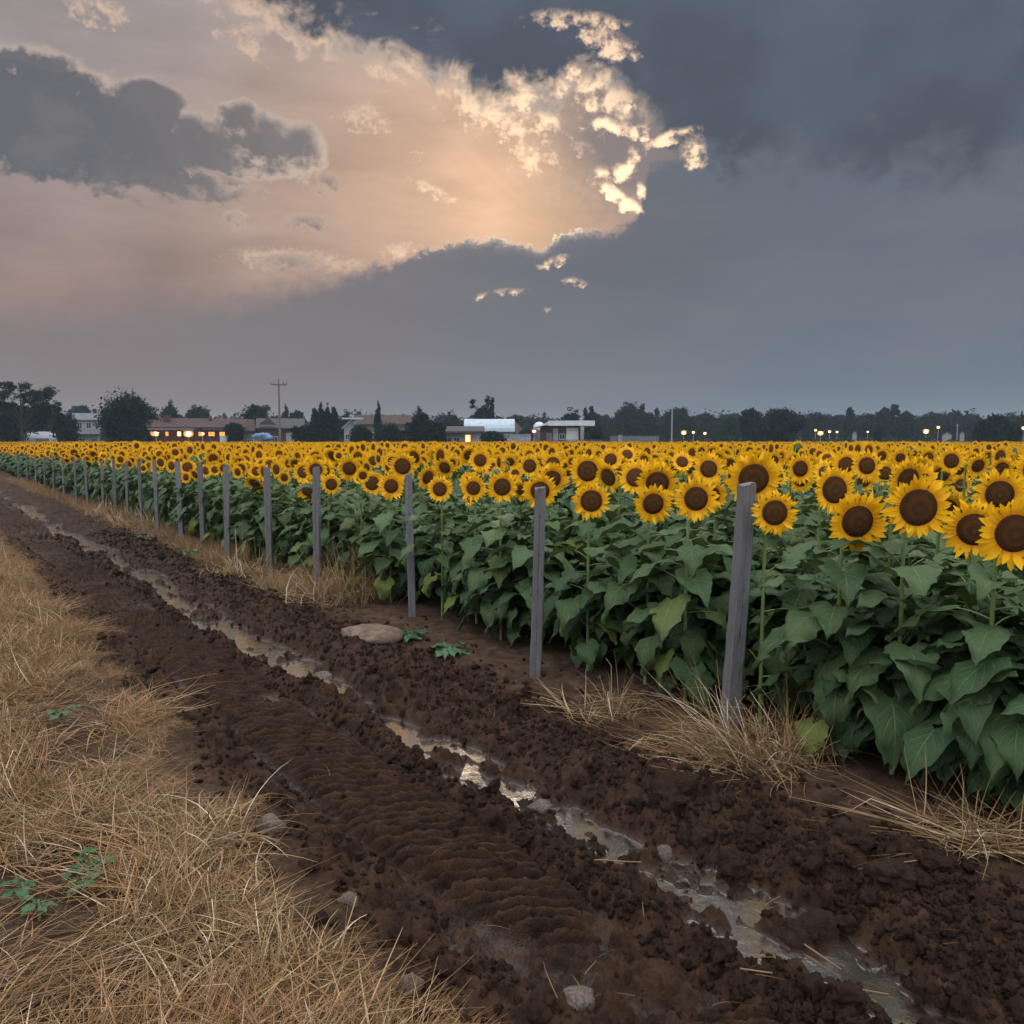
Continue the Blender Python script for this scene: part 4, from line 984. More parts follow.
rock(735, 862, 36, 32, "brown rounded boulder-like clod above the brown puddle", 11, m_clod, "clod", "clod", 4, .55, .3, rough=.16)
m_big = m_clod
for i, (u, v, w, h, lb) in enumerate([(808, 918, 58, 52, "largest dark mud clod, right of the brown puddle"), (672, 812, 52, 44, "big dark clod on the ridge below the thick leaning post"), (850, 868, 38, 30, "round clod below the thick leaning post's straw, right of the ridge"),
                                (755, 850, 30, 24, "middling clod just above the brown rounded one"), (700, 838, 26, 22, "small clod between two bigger ones on the ridge"), (895, 905, 44, 28, "wide low clod at the far right of the ridge"), (632, 845, 22, 18, "small clod beside the bright puddle's right end"), (935, 880, 34, 26, "clod lying under the pale flat straws")]):
    rock(u, v, w, h, lb, 20 + i, m_big, "clod", "clod", 4, .55, .3, rough=.16)
m_twig = basic("dry_twig", (.20, .13, .07), .8, .2)
weed(40, 935, .06, 9, "low green weed near the bottom of the left edge", 10)
weed(84, 912, .07, 8, "green shoot right beside the small bright weed on the bank", 11)
for i, (u, v, L, rz, lb) in enumerate([(500, 893, .10, .5, "short pale twig on the tyre marks"), (812, 997, .22, -.3, "long thin twig lying across the lowest puddle"), (612, 868, .12, -.1, "dark twig floating at the puddle's left side"), (795, 925, .2, -1.1, "thin twig leaning on the largest clod")]):
    x, y = ground(u, v); V, Fq = tube([(-L, 0, 0), (-L * .3, .006, .004), (L * .3, -.003, .006), (L, .01, 0)], [.0025, .0032, .003, .002], 6)
    o_ = link("twig", me_simple("twig", (V, Fq), m_twig)); o_.location = (x, y, max(hgt(x, y), WATER_Z) + .012); o_.rotation_euler = (0, 0, -YAW + rz); tag(o_, lb, "twig")
# ---------------------------------------------------------------- small solid pieces
class MB:
    def __init__(s): s.V = []; s.F = []
    def box(s, x0, x1, y0, y1, z0, z1):
        o = len(s.V); s.V += [(x0, y0, z0), (x1, y0, z0), (x1, y1, z0), (x0, y1, z0), (x0, y0, z1), (x1, y0, z1), (x1, y1, z1), (x0, y1, z1)]
        s.F += [tuple(o + i for i in f) for f in ((0, 3, 2, 1), (4, 5, 6, 7), (0, 1, 5, 4), (1, 2, 6, 5), (2, 3, 7, 6), (3, 0, 4, 7))]; return s
    def prism(s, pts, y0, y1):
        o = len(s.V); n = len(pts); s.V += [(p[0], y0, p[1]) for p in pts] + [(p[0], y1, p[1]) for p in pts]
        s.F += [tuple(o + i for i in range(n)), tuple(o + n + i for i in reversed(range(n)))] + [(o + i, o + n + i, o + n + (i + 1) % n, o + (i + 1) % n) for i in range(n)]; return s
    def xprism(s, pts, x0, x1):
        o = len(s.V); n = len(pts); s.V += [(x0, p[0], p[1]) for p in pts] + [(x1, p[0], p[1]) for p in pts]
        s.F += [tuple(o + i for i in range(n)), tuple(o + n + i for i in reversed(range(n)))] + [(o + i, o + n + i, o + n + (i + 1) % n, o + (i + 1) % n) for i in range(n)]; return s
    def build(s, name, mat, parent=None, smooth=False):
        me = bpy.data.meshes.new(name); me.from_pydata(s.V, [], s.F); me.materials.append(mat)
        import bmesh
        bm = bmesh.new(); bm.from_mesh(me); bmesh.ops.recalc_face_normals(bm, faces=bm.faces); bm.to_mesh(me); bm.free()
        return link(name, me, parent)
def arc(cx, cz, rx, rz, a0, a1, n): return [(cx + rx * math.cos(a0 + (a1 - a0) * i / n), cz + rz * math.sin(a0 + (a1 - a0) * i / n)) for i in range(n + 1)]
mw_white = basic("whitewash_wall", (.24, .25, .28), .8, .2, 1.2, .22); mw_grey = basic("grey_wall", (.12, .13, .15), .8, .2, 1.2, .2)
mw_red = basic("dark_red_wall", (.065, .028, .026), .8, .2, 2, .3); mw_tan = basic("tan_wall", (.13, .11, .09), .8, .2, 1, .2)
mr_tile = basic("red_brown_tiles", (.060, .036, .032), .8, .2, 3, .3); mr_dark = basic("dark_roofing", (.045, .04, .045), .7, .3, 2, .3)
mr_blue = basic("pale_blue_metal_roof", (.34, .42, .50), .5, .4, .8, .12); mr_white = basic("white_metal_roof", (.52, .56, .62), .5, .4, .8, .1); m_pane, s, b, o = material("dark_window_pane")
b.inputs['Base Color'].default_value = (.02, .025, .03, 1); b.inputs['Roughness'].default_value = .1
m_frame = basic("window_frame", (.5, .5, .5), .6, .3); m_blue = basic("blue_tarpaulin", (.10, .18, .32), .6, .4, 2, .3); m_metal = basic("galvanised_metal", (.30, .31, .33), .45, .5, 4, .15, metal=.3)
m_polewood = basic("grey_pole_wood", (.14, .12, .11), .8, .2, 5, .3); m_film = basic("greenhouse_film", (.22, .25, .28), .45, .5, 1.5, .12)
def glow(name, col, st):
    m = bpy.data.materials.new(name); m.use_nodes = True; m.node_tree.nodes.clear(); s = NT(m.node_tree); e = s.node('ShaderNodeEmission'); o = s.node('ShaderNodeOutputMaterial')
    e.inputs[0].default_value = (*col, 1); e.inputs[1].default_value = st; s.l.new(e.outputs[0], o.inputs[0]); return m
g_orange = glow("sodium_light", (1, .29, .045), 1.9); g_amber = glow("amber_window", (1, .31, .05), 2.0); g_white = glow("warm_white_light", (1, .52, .14), 5.5); g_dim = glow("dim_door_light", (1, .45, .22), 2.4)
def spot(u, depth, label=None, cat=None, name="house", turn=0.0, group=None):
    x, y = at_depth(u, depth); e = empty(name, (x, y, 0), -math.atan2(x, y) + turn); tag(e, label, cat, group); return e
def window(p, x, z, w, h, y, mat=None, fr=None, name="window"):
    f = MB(); t = .09
    f.box(x - w / 2 - t, x + w / 2 + t, y - .10, y + .02, z - t, z).box(x - w / 2 - t, x + w / 2 + t, y - .10, y + .02, z + h, z + h + t).box(x - w / 2 - t, x - w / 2, y - .10, y + .02, z, z + h).box(x + w / 2, x + w / 2 + t, y - .10, y + .02, z, z + h).box(x - .03, x + .03, y - .07, y + .02, z, z + h)
    q = f.build(name, fr or m_frame, p); MB().box(x - w / 2, x + w / 2, y - .05, y + .01, z, z + h).build("pane", mat or m_pane, q); return q
def door(p, x, w, h, y, mat, z=0.0):
    d = MB().box(x - w / 2, x + w / 2, y - .08, y + .02, z, z + h).box(x - w / 2 - .08, x - w / 2, y - .1, y + .02, z, z + h + .08).box(x + w / 2, x + w / 2 + .08, y - .1, y + .02, z, z + h + .08).build("door", mat, p)
    MB().box(x + w * .35, x + w * .35 + .08, y - .13, y - .08, z + 1.0, z + 1.1).build("handle", m_metal, d); return d
def gable(p, w, d, h, rh, wall, roof, front=True, over=.5, x0=0.0, chim=None):
    """front: gable end faces the field; else the long side does"""
    m = MB()
    if front: m.prism([(x0 - w / 2, 0), (x0 + w / 2, 0), (x0 + w / 2, h), (x0, h + rh - .05), (x0 - w / 2, h)], 0, d)
    else: m.xprism([(0, 0), (d, 0), (d, h), (d / 2, h + rh - .05), (0, h)], x0 - w / 2, x0 + w / 2)
    m.build("wall", wall, p); m = MB(); t = .22
    if front:
        for sg in (-1, 1):
            ex = over * rh / (w / 2); m.prism([(x0, h + rh), (x0 + sg * (w / 2 + over), h - ex), (x0 + sg * (w / 2 + over), h - ex + t), (x0, h + rh + t)], -over, d + over)
    else:
        for sg in (0, 1):
            ex = over * rh / (d / 2); yy = -over if sg == 0 else d + over; m.xprism([(d / 2, h + rh), (yy, h - ex), (yy, h - ex + t), (d / 2, h + rh + t)], x0 - w / 2 - over, x0 + w / 2 + over)
    r_ = m.build("roof", roof, p)
    if chim: MB().box(chim - .4, chim + .4, d * .5, d * .5 + .8, h + rh * .3, h + rh + 1.1).box(chim - .5, chim + .5, d * .5 - .1, d * .5 + .9, h + rh + 1.1, h + rh + 1.25).build("chimney", mw_red, r_)
    return r_
def px(n, dep): return n * dep / F
def ztop(v, dep): return H - (v - 441) * dep / F
# polytunnel under the big left tree
D_ = 165; e = spot(34, D_, "long pale polytunnel under the spreading tree at the far left", "polytunnel", "polytunnel"); w = px(44, D_); h = ztop(431.5, D_)
MB().xprism([(0, 0)] + arc(3.2, h * .45, 3.2, h * .55, math.pi, 0, 10)[0:] + [(6.4, 0)], -w / 2, w / 2).build("cover", m_film, e)
m = MB()
for k in range(9):
    xx = -w / 2 + w * k / 8; P = arc(3.2, h * .45, 3.26, h * .55 + .06, math.pi, 0, 10)
    for a_, c_ in zip(P[:-1], P[1:]): m.xprism([(a_[0], a_[1]), (c_[0], c_[1]), (c_[0], c_[1] + .07), (a_[0], a_[1] + .07)], xx - .06, xx + .06)
m.build("hoops", m_metal, e); door(e, w * .2, 2.2, 2.3, 0.0, mw_grey)
# two-storey pale house
D_ = 185; e = spot(90, D_, "two-storey pale house half hidden behind the round dark tree", "house"); h = ztop(420, D_); gable(e, px(22, D_), 7, h, 1.4, mw_white, mw_grey, False, .5, chim=1.6)
for q in (-1.6, 0.2, 2.0): window(e, q, h - 1.9, .9, 1.2, 0)
window(e, -1.2, 1.2, .9, 1.2, 0); door(e, 1.2, 1.0, 2.2, 0, mw_grey)
MB().box(-px(11, D_), px(11, D_), -1.6, -.02, h * .48, h * .48 + .2).box(-px(11, D_), -px(11, D_) + .15, -1.6, -1.45, 0, h * .48).box(px(11, D_) - .15, px(11, D_), -1.6, -1.45, 0, h * .48).build("balcony", mr_dark, e)
# long low building with the bright lamps
D_ = 175; e = spot(198, D_, "long low red brown building with glowing orange lamps and windows along its front", "building", "roadside_building"); w = px(88, D_); h = ztop(427, D_)
gable(e, w, 9, h, ztop(419, D_) - h, mw_red, mr_tile, False, .7)
for q, (u, wd) in enumerate([(159, 7), (171, 3), (182, 4), (202, 5), (212, 7), (222, 6)]): window(e, px(u - 198, D_), ztop(436, D_), px(wd * .8, D_), px(4, D_), 0, g_amber if q not in (2,) else g_white, mr_dark)
door(e, px(-8, D_), 1.2, 2.3, 0, mr_dark)
MB().xprism([(-2.4, ztop(430.5, D_)), (-.02, ztop(428.6, D_)), (-.02, ztop(427.9, D_)), (-2.4, ztop(430, D_))], px(-44, D_), px(-2, D_)).xprism([(-1.6, ztop(430, D_)), (-.02, ztop(429, D_)), (-.02, ztop(428.5, D_)), (-1.6, ztop(429.5, D_))], px(6, D_), px(30, D_)).build('awning', mr_dark, e)
MB().box(px(-30, D_), px(-24, D_), 2, 5, ztop(423, D_), ztop(415.5, D_)).box(px(12, D_), px(15, D_), 3, 5, ztop(422, D_), ztop(416.5, D_)).build('chimney_stack', mw_red, e)
def wall_lamp(u, v, D_, r_, mat, lb, hgt_pole=None):
    """floodlight on a post: post, arm, housing, bulb and an orange ball standing in for its halo"""
    e = spot(u, D_, lb, "lamp", "street_lamp"); z = ztop(v, D_)
    V, Fq = tube([(0, 0, 0), (0, 0, z * .6), (0, 0, z + .3)], [.09, .07, .05], 8); link("pole", me_simple("pole", (V, Fq), m_metal), e)
    MB().box(-.05, .05, -.8, 0, z + .25, z + .35).build("arm", m_metal, e)
    hd = MB().box(-r_ * 1.1, r_ * 1.1, -1.0 - r_, -.7 + r_ * .3, z + r_ * .55, z + r_ * .55 + .15).build("lamp_head", m_metal, e)
    me = ico(2, 1, 0, 1); me.materials.clear(); me.materials.append(mat); me.name = "bulb"; bb = link("bulb", me, hd); bb.scale = (r_ * .52, r_ * .52, r_ * .45); bb.location = (0, -.9 - r_ * .85, z)
    me = ico(2, 1, 0, 1); me.materials.clear(); me.materials.append(g_orange); me.name = 'lamp_halo'; bb = link('lamp_halo', me, hd); bb.scale = (r_, r_ * .8, r_ * .7); bb.location = (0, -.9, z)  # glowing orange sphere added to imitate the halo around the bulb
glow_core = glow('lamp_core', (1, .66, .28), 9)
LAMPS = [(190, 434, 168, .8, g_white, "brightest lamp, white-orange, before the long red brown building"), (158, 434.5, 170, .42, g_orange, "orange lamp at the left end of the long red brown building"), (204, 434, 170, .36, g_orange, "small orange lamp just right of the brightest lamp"),
         (683, 433, 200, .55, g_orange, "bright orange lamp, first of three right of the pale bare pole"), (692.5, 432.5, 220, .36, g_orange, "middle lamp of three right of the pale bare pole"), (704, 433.5, 220, .38, g_white, "yellowish lamp, last of three right of the pale bare pole"),
         (743, 435.5, 190, .40, g_white, "single low yellow lamp left of the wide dark oak"), (814, 430.5, 230, .3, g_orange, "small lamp just left of the bright one below the cypress's left"), (819, 433.5, 210, .62, g_orange, "bright orange lamp of the right-hand cluster"), (828, 431.8, 230, .36, g_orange, "lamp just right of the bright one in the right-hand cluster"), (835.5, 432.2, 240, .32, g_white, "last small lamp of the right-hand cluster"),
         (866, 432, 240, .26, g_white, "faint pale lamp under the trees right of the cypress"), (924, 432, 200, .55, g_orange, "bright reddish lamp standing alone on the right"), (936, 427.6, 220, .38, g_orange, "higher orange lamp beside the lone reddish one"), (1021, 428.3, 190, .40, g_white, "warm lamp at the photo's right edge"), (534, 431.5, 160, .36, g_white, "warm white lamp at the left end of the dark red flat-roofed building"), (369, 436, 200, .2, g_white, "tiny pale lamp beside the hedge below the cypress"), (437, 434, 158, .3, g_white, "yellow porch lamp on the low dark-roofed house")]
for i, L_ in enumerate(LAMPS):
    wall_lamp(*L_[:3], L_[3] * 1.25, glow_core, L_[5])
    if i in (0, 1, 3, 8, 12):
        x, y = at_depth(L_[0], L_[2] - 1.6); ld = bpy.data.lights.new("lamp_light", 'POINT'); ld.energy = 2600 if i == 0 else 900; ld.color = (1, .45, .12); ld.shadow_soft_size = .4
        lo = bpy.data.objects.new("lamp_light", ld); COL.objects.link(lo); lo.location = (x, y, ztop(L_[1], L_[2]) + .2)
# white van / trailer
D_ = 160; e = spot(228, D_, "low white trailer parked right of the glowing windows", "trailer", "parked_trailer"); w = px(13, D_); z1 = ztop(435.5, D_)
MB().prism([(-w / 2, .6), (w / 2, .6), (w / 2, z1 - .1), (w / 2 - .2, z1), (-w / 2 + .3, z1), (-w / 2, z1 - .3)], 0, 1.8).build("body", mr_white, e)
for q in (-.25, .25):
    V, Fq = tube([(0, -.12, 0), (0, .12, 0)], [.42, .42], 14); V2 = V; wl = link("wheel", me_simple("wheel", join_geo([(V, Fq), (V * [1, 1, 1] * .0 + [0, -.12, 0], Fq)]) if False else (V, Fq), mr_dark), e); wl.location = (q * w, .1, .42)
    MB().box(-.16, .16, -.15, .1, -.16, .16).build("rim", m_metal, wl)
# red-roofed house and the gabled barn with a blue tarpaulin
D_ = 185; e = spot(245, D_, "small house with dull red roof left of the tall utility pole", "house"); h = ztop(430, D_); gable(e, px(17, D_), 6, h, ztop(420, D_) - h, mw_tan, mr_tile, False); window(e, -1.2, 1, .9, 1, 0); window(e, 1.2, 1, .9, 1, 0)
D_ = 172; e = spot(282, D_, "dark-gabled barn with red front and pale garage door behind the utility pole", "barn", "barn"); h = ztop(428, D_); gable(e, px(42, D_), 10, h, ztop(419, D_) - h, mw_red, mr_dark, False, .6)
gd = MB().box(px(5, D_), px(17, D_), -.08, .02, .2, ztop(433, D_)).build("garage_door", mw_white, e); window(e, px(-6, D_), 1.4, 1.2, 1.2, 0); gable_e = MB().prism([(-px(21, D_), ztop(425, D_)), (-px(4, D_), ztop(425, D_)), (-px(12, D_), ztop(418, D_))], -1.2, -.02).build("gable", mr_dark, e)
D_ = 160; e = spot(264, D_, "heap under a pale blue tarpaulin in front of the barn", "tarpaulin heap", "tarpaulin_heap"); me = ico(3, 5, .5, 1.2, (1, .6, .55), .1); me.materials.clear(); me.materials.append(m_blue); me.name = "tarpaulin"; t_ = link("tarpaulin", me, e); t_.scale = (1.7, 1.4, 1.7); t_.location = (0, 0, ztop(437, D_))
MB().box(-1.9, 1.9, -.3, .3, 0, ztop(438, D_)).box(-1.9, -1.7, -.4, -.3, 0, 2.2).build("stacked_crates", mw_white, e)
# white gables among the conifers
D_ = 165; e = spot(326, D_, "small white gable half hidden by the cluster of dark conifers", "house"); h = ztop(437, D_); gable(e, px(14, D_), 6, h, ztop(432, D_) - h, mw_white, mr_dark, True, .3); window(e, 0, .9, .8, .8, 0)
D_ = 190; e = spot(352, D_, "white house with blue roof right of the conifer cluster", "house"); h = ztop(427, D_); gable(e, px(14, D_), 7, h, ztop(420.5, D_) - h, mw_white, mr_blue, True, .5); window(e, -.9, 2.2, .9, 1.1, 0); window(e, .9, 2.2, .9, 1.1, 0); MB().box(-px(9, D_), px(12, D_), -1.2, -.02, ztop(419.5, D_), ztop(418, D_)).build("awning", mr_blue, e)
D_ = 205; e = spot(384, D_, "long brown-roofed building behind the thin cypress", "building", "long_building"); h = ztop(424, D_); gable(e, px(52, D_), 9, h, ztop(415.5, D_) - h, mw_tan, mr_tile, False, .6)
for q in range(5): window(e, px(-20 + 10 * q, D_), 2.6, 1.2, 1.2, 0)
# low dark-roofed house with lit door
D_ = 160; e = spot(458, D_, "low white house with dark roof and a glowing doorway", "house"); h = ztop(431.5, D_); gable(e, px(46, D_), 8, h, ztop(427, D_) - h, mw_white, mr_dark, False, .8)
door(e, px(10, D_), px(4, D_), h * .8, 0, g_dim); window(e, px(-10, D_), 1.2, 1.4, 1.2, 0); window(e, px(-1, D_), 1.2, 1.0, 1.2, 0); MB().box(-px(20, D_), px(16, D_), -1.8, -.02, h - .35, h - .15).build("porch_roof", mr_dark, e)
# barrel-roofed hall
D_ = 175; e = spot(490, D_, "hall with pale blue curved metal roof at the middle of the village", "hall", "curved_roof_hall"); w = px(48, D_); h = ztop(432, D_); tp = ztop(419.5, D_)
P = arc(5, h, 5, tp - h, math.pi, 0, 12); MB().xprism([(0.15, 0)] + [(p_[0] * .97 + .15, p_[1] - .1) for p_ in P] + [(9.85, 0)], -w / 2, w / 2).build("wall", mw_grey, e)
m = MB()
for a_, c_ in zip(P[:-1], P[1:]): m.xprism([(a_[0] - .3, a_[1]), (c_[0] - .3, c_[1]), (c_[0] - .3, c_[1] + .18), (a_[0] - .3, a_[1] + .18)], -w / 2 - .4, w / 2 + .2)
m.build("roof", mr_blue, e); window(e, -w * .3, 1.4, 1.3, 1.6, .15); window(e, -w * .08, 1.4, 1.3, 1.6, .15)
MB().prism([(w / 2 + .25, 0), (w / 2 + px(10, D_), 0), (w / 2 + px(10, D_), ztop(430, D_)), (w / 2 + .25, ztop(422, D_))], 0, 7).build("lean_to", mw_tan, e)
D_ = 158; e = spot(518, D_, "low white garden wall right of the curved-roof hall", "wall", "garden_wall"); MB().box(-px(16, D_), px(13, D_), 0, .4, 0, ztop(434.5, D_)).box(-px(16.5, D_), px(13.5, D_), -.1, .5, ztop(434.5, D_), ztop(434, D_)).build("wall_panel", mw_white, e)
# dome and flat-roofed red building
D_ = 178; e = spot(539, D_, "white dome beside the flat-roofed dark red building", "dome", "water_tank"); me = ico(3, 1, 0, 1); me.materials.clear(); me.materials.append(mr_white); me.name = "dome"; t_ = link("dome", me, e); t_.scale = (px(6, D_), px(6, D_), px(6, D_)); t_.location = (0, 0, ztop(428, D_)); MB().box(-px(6, D_), px(6, D_), -1.2, 1.2, 0, ztop(429, D_)).build("base", mw_grey, e)
D_ = 162; e = spot(566, D_, "dark red building with flat white roof and a white panel door", "building", "flat_roof_building"); w = px(52, D_); h = ztop(426, D_)
MB().box(-w / 2, px(17, D_), 0, 8, 0, h).build("wall", mw_red, e); MB().box(-px(18, D_), px(28, D_), -1.5, 9, h + .01, ztop(421, D_)).prism([(-px(33, D_), h - .4), (-px(18.1, D_), h + .2), (-px(18.1, D_), ztop(422, D_)), (-px(24, D_), h + .2)], -1, 7).build("roof", mr_white, e)
MB().box(px(0, D_), px(12, D_), -.10, -.005, .3, ztop(428, D_)).build("panel_door", mr_white, e); MB().box(px(14, D_), px(17.5, D_), -1.4, -.2, 0, h).build("pillar", mw_white, e); MB().box(-px(13, D_), -px(8, D_), -.5, -.006, 0, h - .5).build("chimney_breast", mw_white, e)
MB().box(-px(20, D_), -px(14, D_), -.08, -.005, .3, ztop(433, D_)).build("garage_door", mw_grey, e); window(e, -px(4, D_), 2.1, 1.0, 1.0, 0)
D_ = 150; e = spot(575, D_, "low pale fence before the dark red building", "fence", "low_fence"); m = MB()
for q in range(12): m.box(-5 + q * .9, -4.9 + q * .9, 0, .1, 0, 2.0)
m.build("posts", mw_tan, e); MB().box(-5, 5, .02, .07, 1.55, 1.75).box(-5, 5, .02, .07, 1.85, 2.0).build("rails", mw_tan, e)
D_ = 172; e = spot(636, D_, "long low grey wall at the field's far side, left of the pale bare pole", "wall", "boundary_wall"); MB().box(-px(26, D_), px(22, D_), 0, .4, 0, ztop(436, D_)).build("wall_panel", mw_grey, e); MB().box(-px(18, D_), -px(14, D_), -.5, -.01, 0, ztop(435, D_)).build("gate_pier", mw_white, e)
for (u, wd, vt, lb) in [(945, 8, 433, "small whitish shed left of the far thin pylon frame"), (960, 4, 432, "tiny pale shed right of the far thin frame"), (998, 7, 433, "pale hut below the dark trees at the right"), (853, 4, 431.5, "tiny pale hut right of the lamp cluster"), (786, 3, 433, "narrow pale hut under the wide dark oak")]:
    D_ = 200; e = spot(u, D_, lb, "hut", "hut"); h = ztop(vt + 2.5, D_); gable(e, px(wd, D_), 3, h, ztop(vt, D_) - h, mw_white, mw_grey, True, .15); door(e, 0, .8, 1.8, 0, mw_grey)
# utility poles
def pole(u, D_, vtop, r_, lb, arm=True, mat=None):
    e = spot(u, D_, lb, "pole", "utility_pole"); z = ztop(vtop, D_); mat = mat or m_polewood
    V, Fq = tube([(0, 0, 0), (0, 0, z * .5), (0, 0, z)], [r_, r_ * .85, r_ * .65], 8); link("mast", me_simple("mast", (V, Fq), mat), e)
    if arm:
        zc = ztop(385.5, D_); ar = MB().box(-px(8, D_), px(8, D_), -.32, -.16, zc - .12, zc + .10).build("crossarm", mat, e)
        for q in (-7.5, -4.5, 4.5, 7.5):
            V, Fq = tube([(0, 0, 0), (0, 0, .12), (0, 0, .13), (0, 0, .34)], [.04, .05, .11, .07], 8); o_ = link("insulator", me_simple("insulator", (V, Fq), mw_grey), ar); o_.location = (px(q, D_), -.24, zc + .10)
    else: MB().box(-.35, .35, -.12, .12, z - .5, z - .3).build("bracket", mat, e)
pole(281, 140, 380, .21, "tall wooden utility pole with crossarm left of the village middle")
pole(671, 165, 406, .16, "pale bare pole in front of the blue-grey trees", False, m_metal)
pole(955, 215, 424, .13, "thin grey pole by the sheds on the right", False, m_metal)
# ---------------------------------------------------------------- trees
m_crown, s, b, o = material("tree_foliage")
rnd = s.node('ShaderNodeObjectInfo').outputs['Random']; tc = s.node('ShaderNodeTexCoord').outputs['Object']
s.put(b.inputs['Base Color'], s.mix(s.noise(tc, .9, 4, .6), (.005, .011, .009), (.016, .029, .017))); b.inputs['Roughness'].default_value = .8; b.inputs['Specular IOR Level'].default_value = .03
m_crown2, s, b, o = material("paler_tree_foliage"); tc = s.node('ShaderNodeTexCoord').outputs['Object']
s.put(b.inputs['Base Color'], s.mix(s.noise(tc, .9, 4, .6), (.012, .027, .014), (.032, .058, .028))); b.inputs['Roughness'].default_value = .8; b.inputs['Specular IOR Level'].default_value = .03
m_bark = basic("tree_bark", (.05, .04, .032), .9, .1, 6, .4)
def crown_geo(lobes, n, leaf, r, clump=.22, shell=.55):
    """leaf-sized quads gathered in sprays through the lobes' volume"""
    L = np.array(lobes, float); vol = L[:, 3] * L[:, 4] * L[:, 5]; k = r.choice(len(L), n // 9, p=vol / vol.sum())
    d = r.normal(0, 1, (len(k), 3)); d /= np.linalg.norm(d, axis=1)[:, None]; rad = (shell + (1 - shell) * r.random(len(k)))[:, None] * (1 + .12 * r.normal(0, 1, (len(k), 1)))
    c = L[k, :3] + d * rad * L[k, 3:6]; c = np.repeat(c, 9, 0); m_ = len(c); sc = np.repeat(np.min(L[k, 3:6], axis=1), 9)[:, None]
    c = c + np.clip(r.normal(0, 1, (m_, 3)), -1.7, 1.7) * clump * sc * [1, 1, .7]
    a = r.normal(0, 1, (m_, 3)); a /= np.linalg.norm(a, axis=1)[:, None]; b_ = np.cross(a, r.normal(0, 1, (m_, 3))); b_ /= np.linalg.norm(b_, axis=1)[:, None]; q = leaf * r.uniform(.5, 1.3, (m_, 1))
    V = np.stack([c - a * q, c + b_ * q * .5, c + a * q, c - b_ * q * .5], 1).reshape(-1, 3); V[:, 2] = np.maximum(V[:, 2], .15)
    return V, np.arange(m_ * 4).reshape(-1, 4)
def make_tree(kind, W, Ht, sd, n=None, leaf=None):
    """unit-less: crown W wide, tree Ht tall"""
    r = np.random.default_rng(sd); lobes = []; limbs = []
    if kind == 'round':
        for i in range(13):
            a = r.uniform(0, 6.28); q = r.uniform(0, .33) * W; z = Ht * r.uniform(.30, .80); s_ = (1 - abs(z / Ht - .52) * .9)
            lobes.append((q * math.cos(a), q * math.sin(a), z, W * .21 * s_, W * .21 * s_, Ht * .17 * s_))
        lobes += [(0, 0, Ht * .55, W * .33, W * .33, Ht * .32), (0, 0, Ht * .27, W * .34, W * .34, Ht * .18)]
    elif kind == 'spread':      # airy, branching, wide top
        for i in range(40):
            a = r.uniform(0, 6.28); q = W * .5 * math.sqrt(r.random()) * .95; z = Ht * (r.uniform(.62, .94) - .22 * (q / (W * .5)) ** 2)
            s_ = r.uniform(.045, .085); lobes.append((q * math.cos(a), q * math.sin(a), z, W * s_, W * s_, Ht * s_ * .8)); limbs.append((q * math.cos(a), q * math.sin(a), z))
        for i in range(6): a = r.uniform(0, 6.28); q = W * r.uniform(.05, .30); lobes.append((q * math.cos(a), q * math.sin(a), Ht * r.uniform(.36, .58), W * .15, W * .15, Ht * .12))
    elif kind == 'cypress':
        for i in range(10): t = i / 9; wd = W * .5 * (math.sin(math.pi * min(1, (t * .85 + .12))) ** .7) * (1 - .25 * t); lobes.append((r.normal(0, .03 * W), r.normal(0, .03 * W), Ht * (.08 + .86 * t), wd * .9, wd * .9, Ht * .07))
    elif kind == 'conifer':
        for i in range(11):
            t = i / 10; wd = W * .5 * (1 - t) ** .85 + .02 * W
            for j in range(4 if t < .8 else 1): a = r.uniform(0, 6.28); q = wd * .5; lobes.append((q * math.cos(a), q * math.sin(a), Ht * (.08 + .88 * t), wd * .55, wd * .55, Ht * .055))
    elif kind == 'spiky':
        for i in range(15): a = r.uniform(0, 6.28); q = W * .5 * r.random() ** .7; z = Ht * r.uniform(.4, .9) * (1 - .1 * q / W); lobes.append((q * math.cos(a), q * math.sin(a), z, W * .07, W * .07, Ht * .12)); limbs.append((q * math.cos(a), q * math.sin(a), z))
        lobes += [(0, 0, Ht * .5, W * .25, W * .25, Ht * .22), (0, 0, Ht * .2, W * .3, W * .3, Ht * .15)]
    vis_px = 1
    n = n or int(2600 + 120 * W * Ht); n = min(n, 16000); leaf = leaf or .33
    dens = dict(round=.24, spread=.42, cypress=.2, conifer=.3, spiky=.4)[kind]
    V, Fq = crown_geo(lobes, n, leaf, r, dens, .45 if kind != 'spread' else .2)
    parts = [tube([(0, 0, -.3), (.05 * r.normal(), 0, Ht * .25), (.02 * Ht * r.normal(), 0, Ht * .75)], [Ht * .028, Ht * .02, Ht * .006], 7)]
    if not limbs: limbs = [(l[0], l[1], l[2]) for l in lobes[:7]]
    for (lx, ly, lz) in limbs[:14]: z0 = max(Ht * .12, lz * .45); parts.append(tube([(0, 0, z0), (lx * .45, ly * .45, z0 + (lz - z0) * .55), (lx * .95, ly * .95, lz)], [Ht * .011, Ht * .007, Ht * .003], 5))
    return (V, Fq), join_geo(parts)
TREE = {}
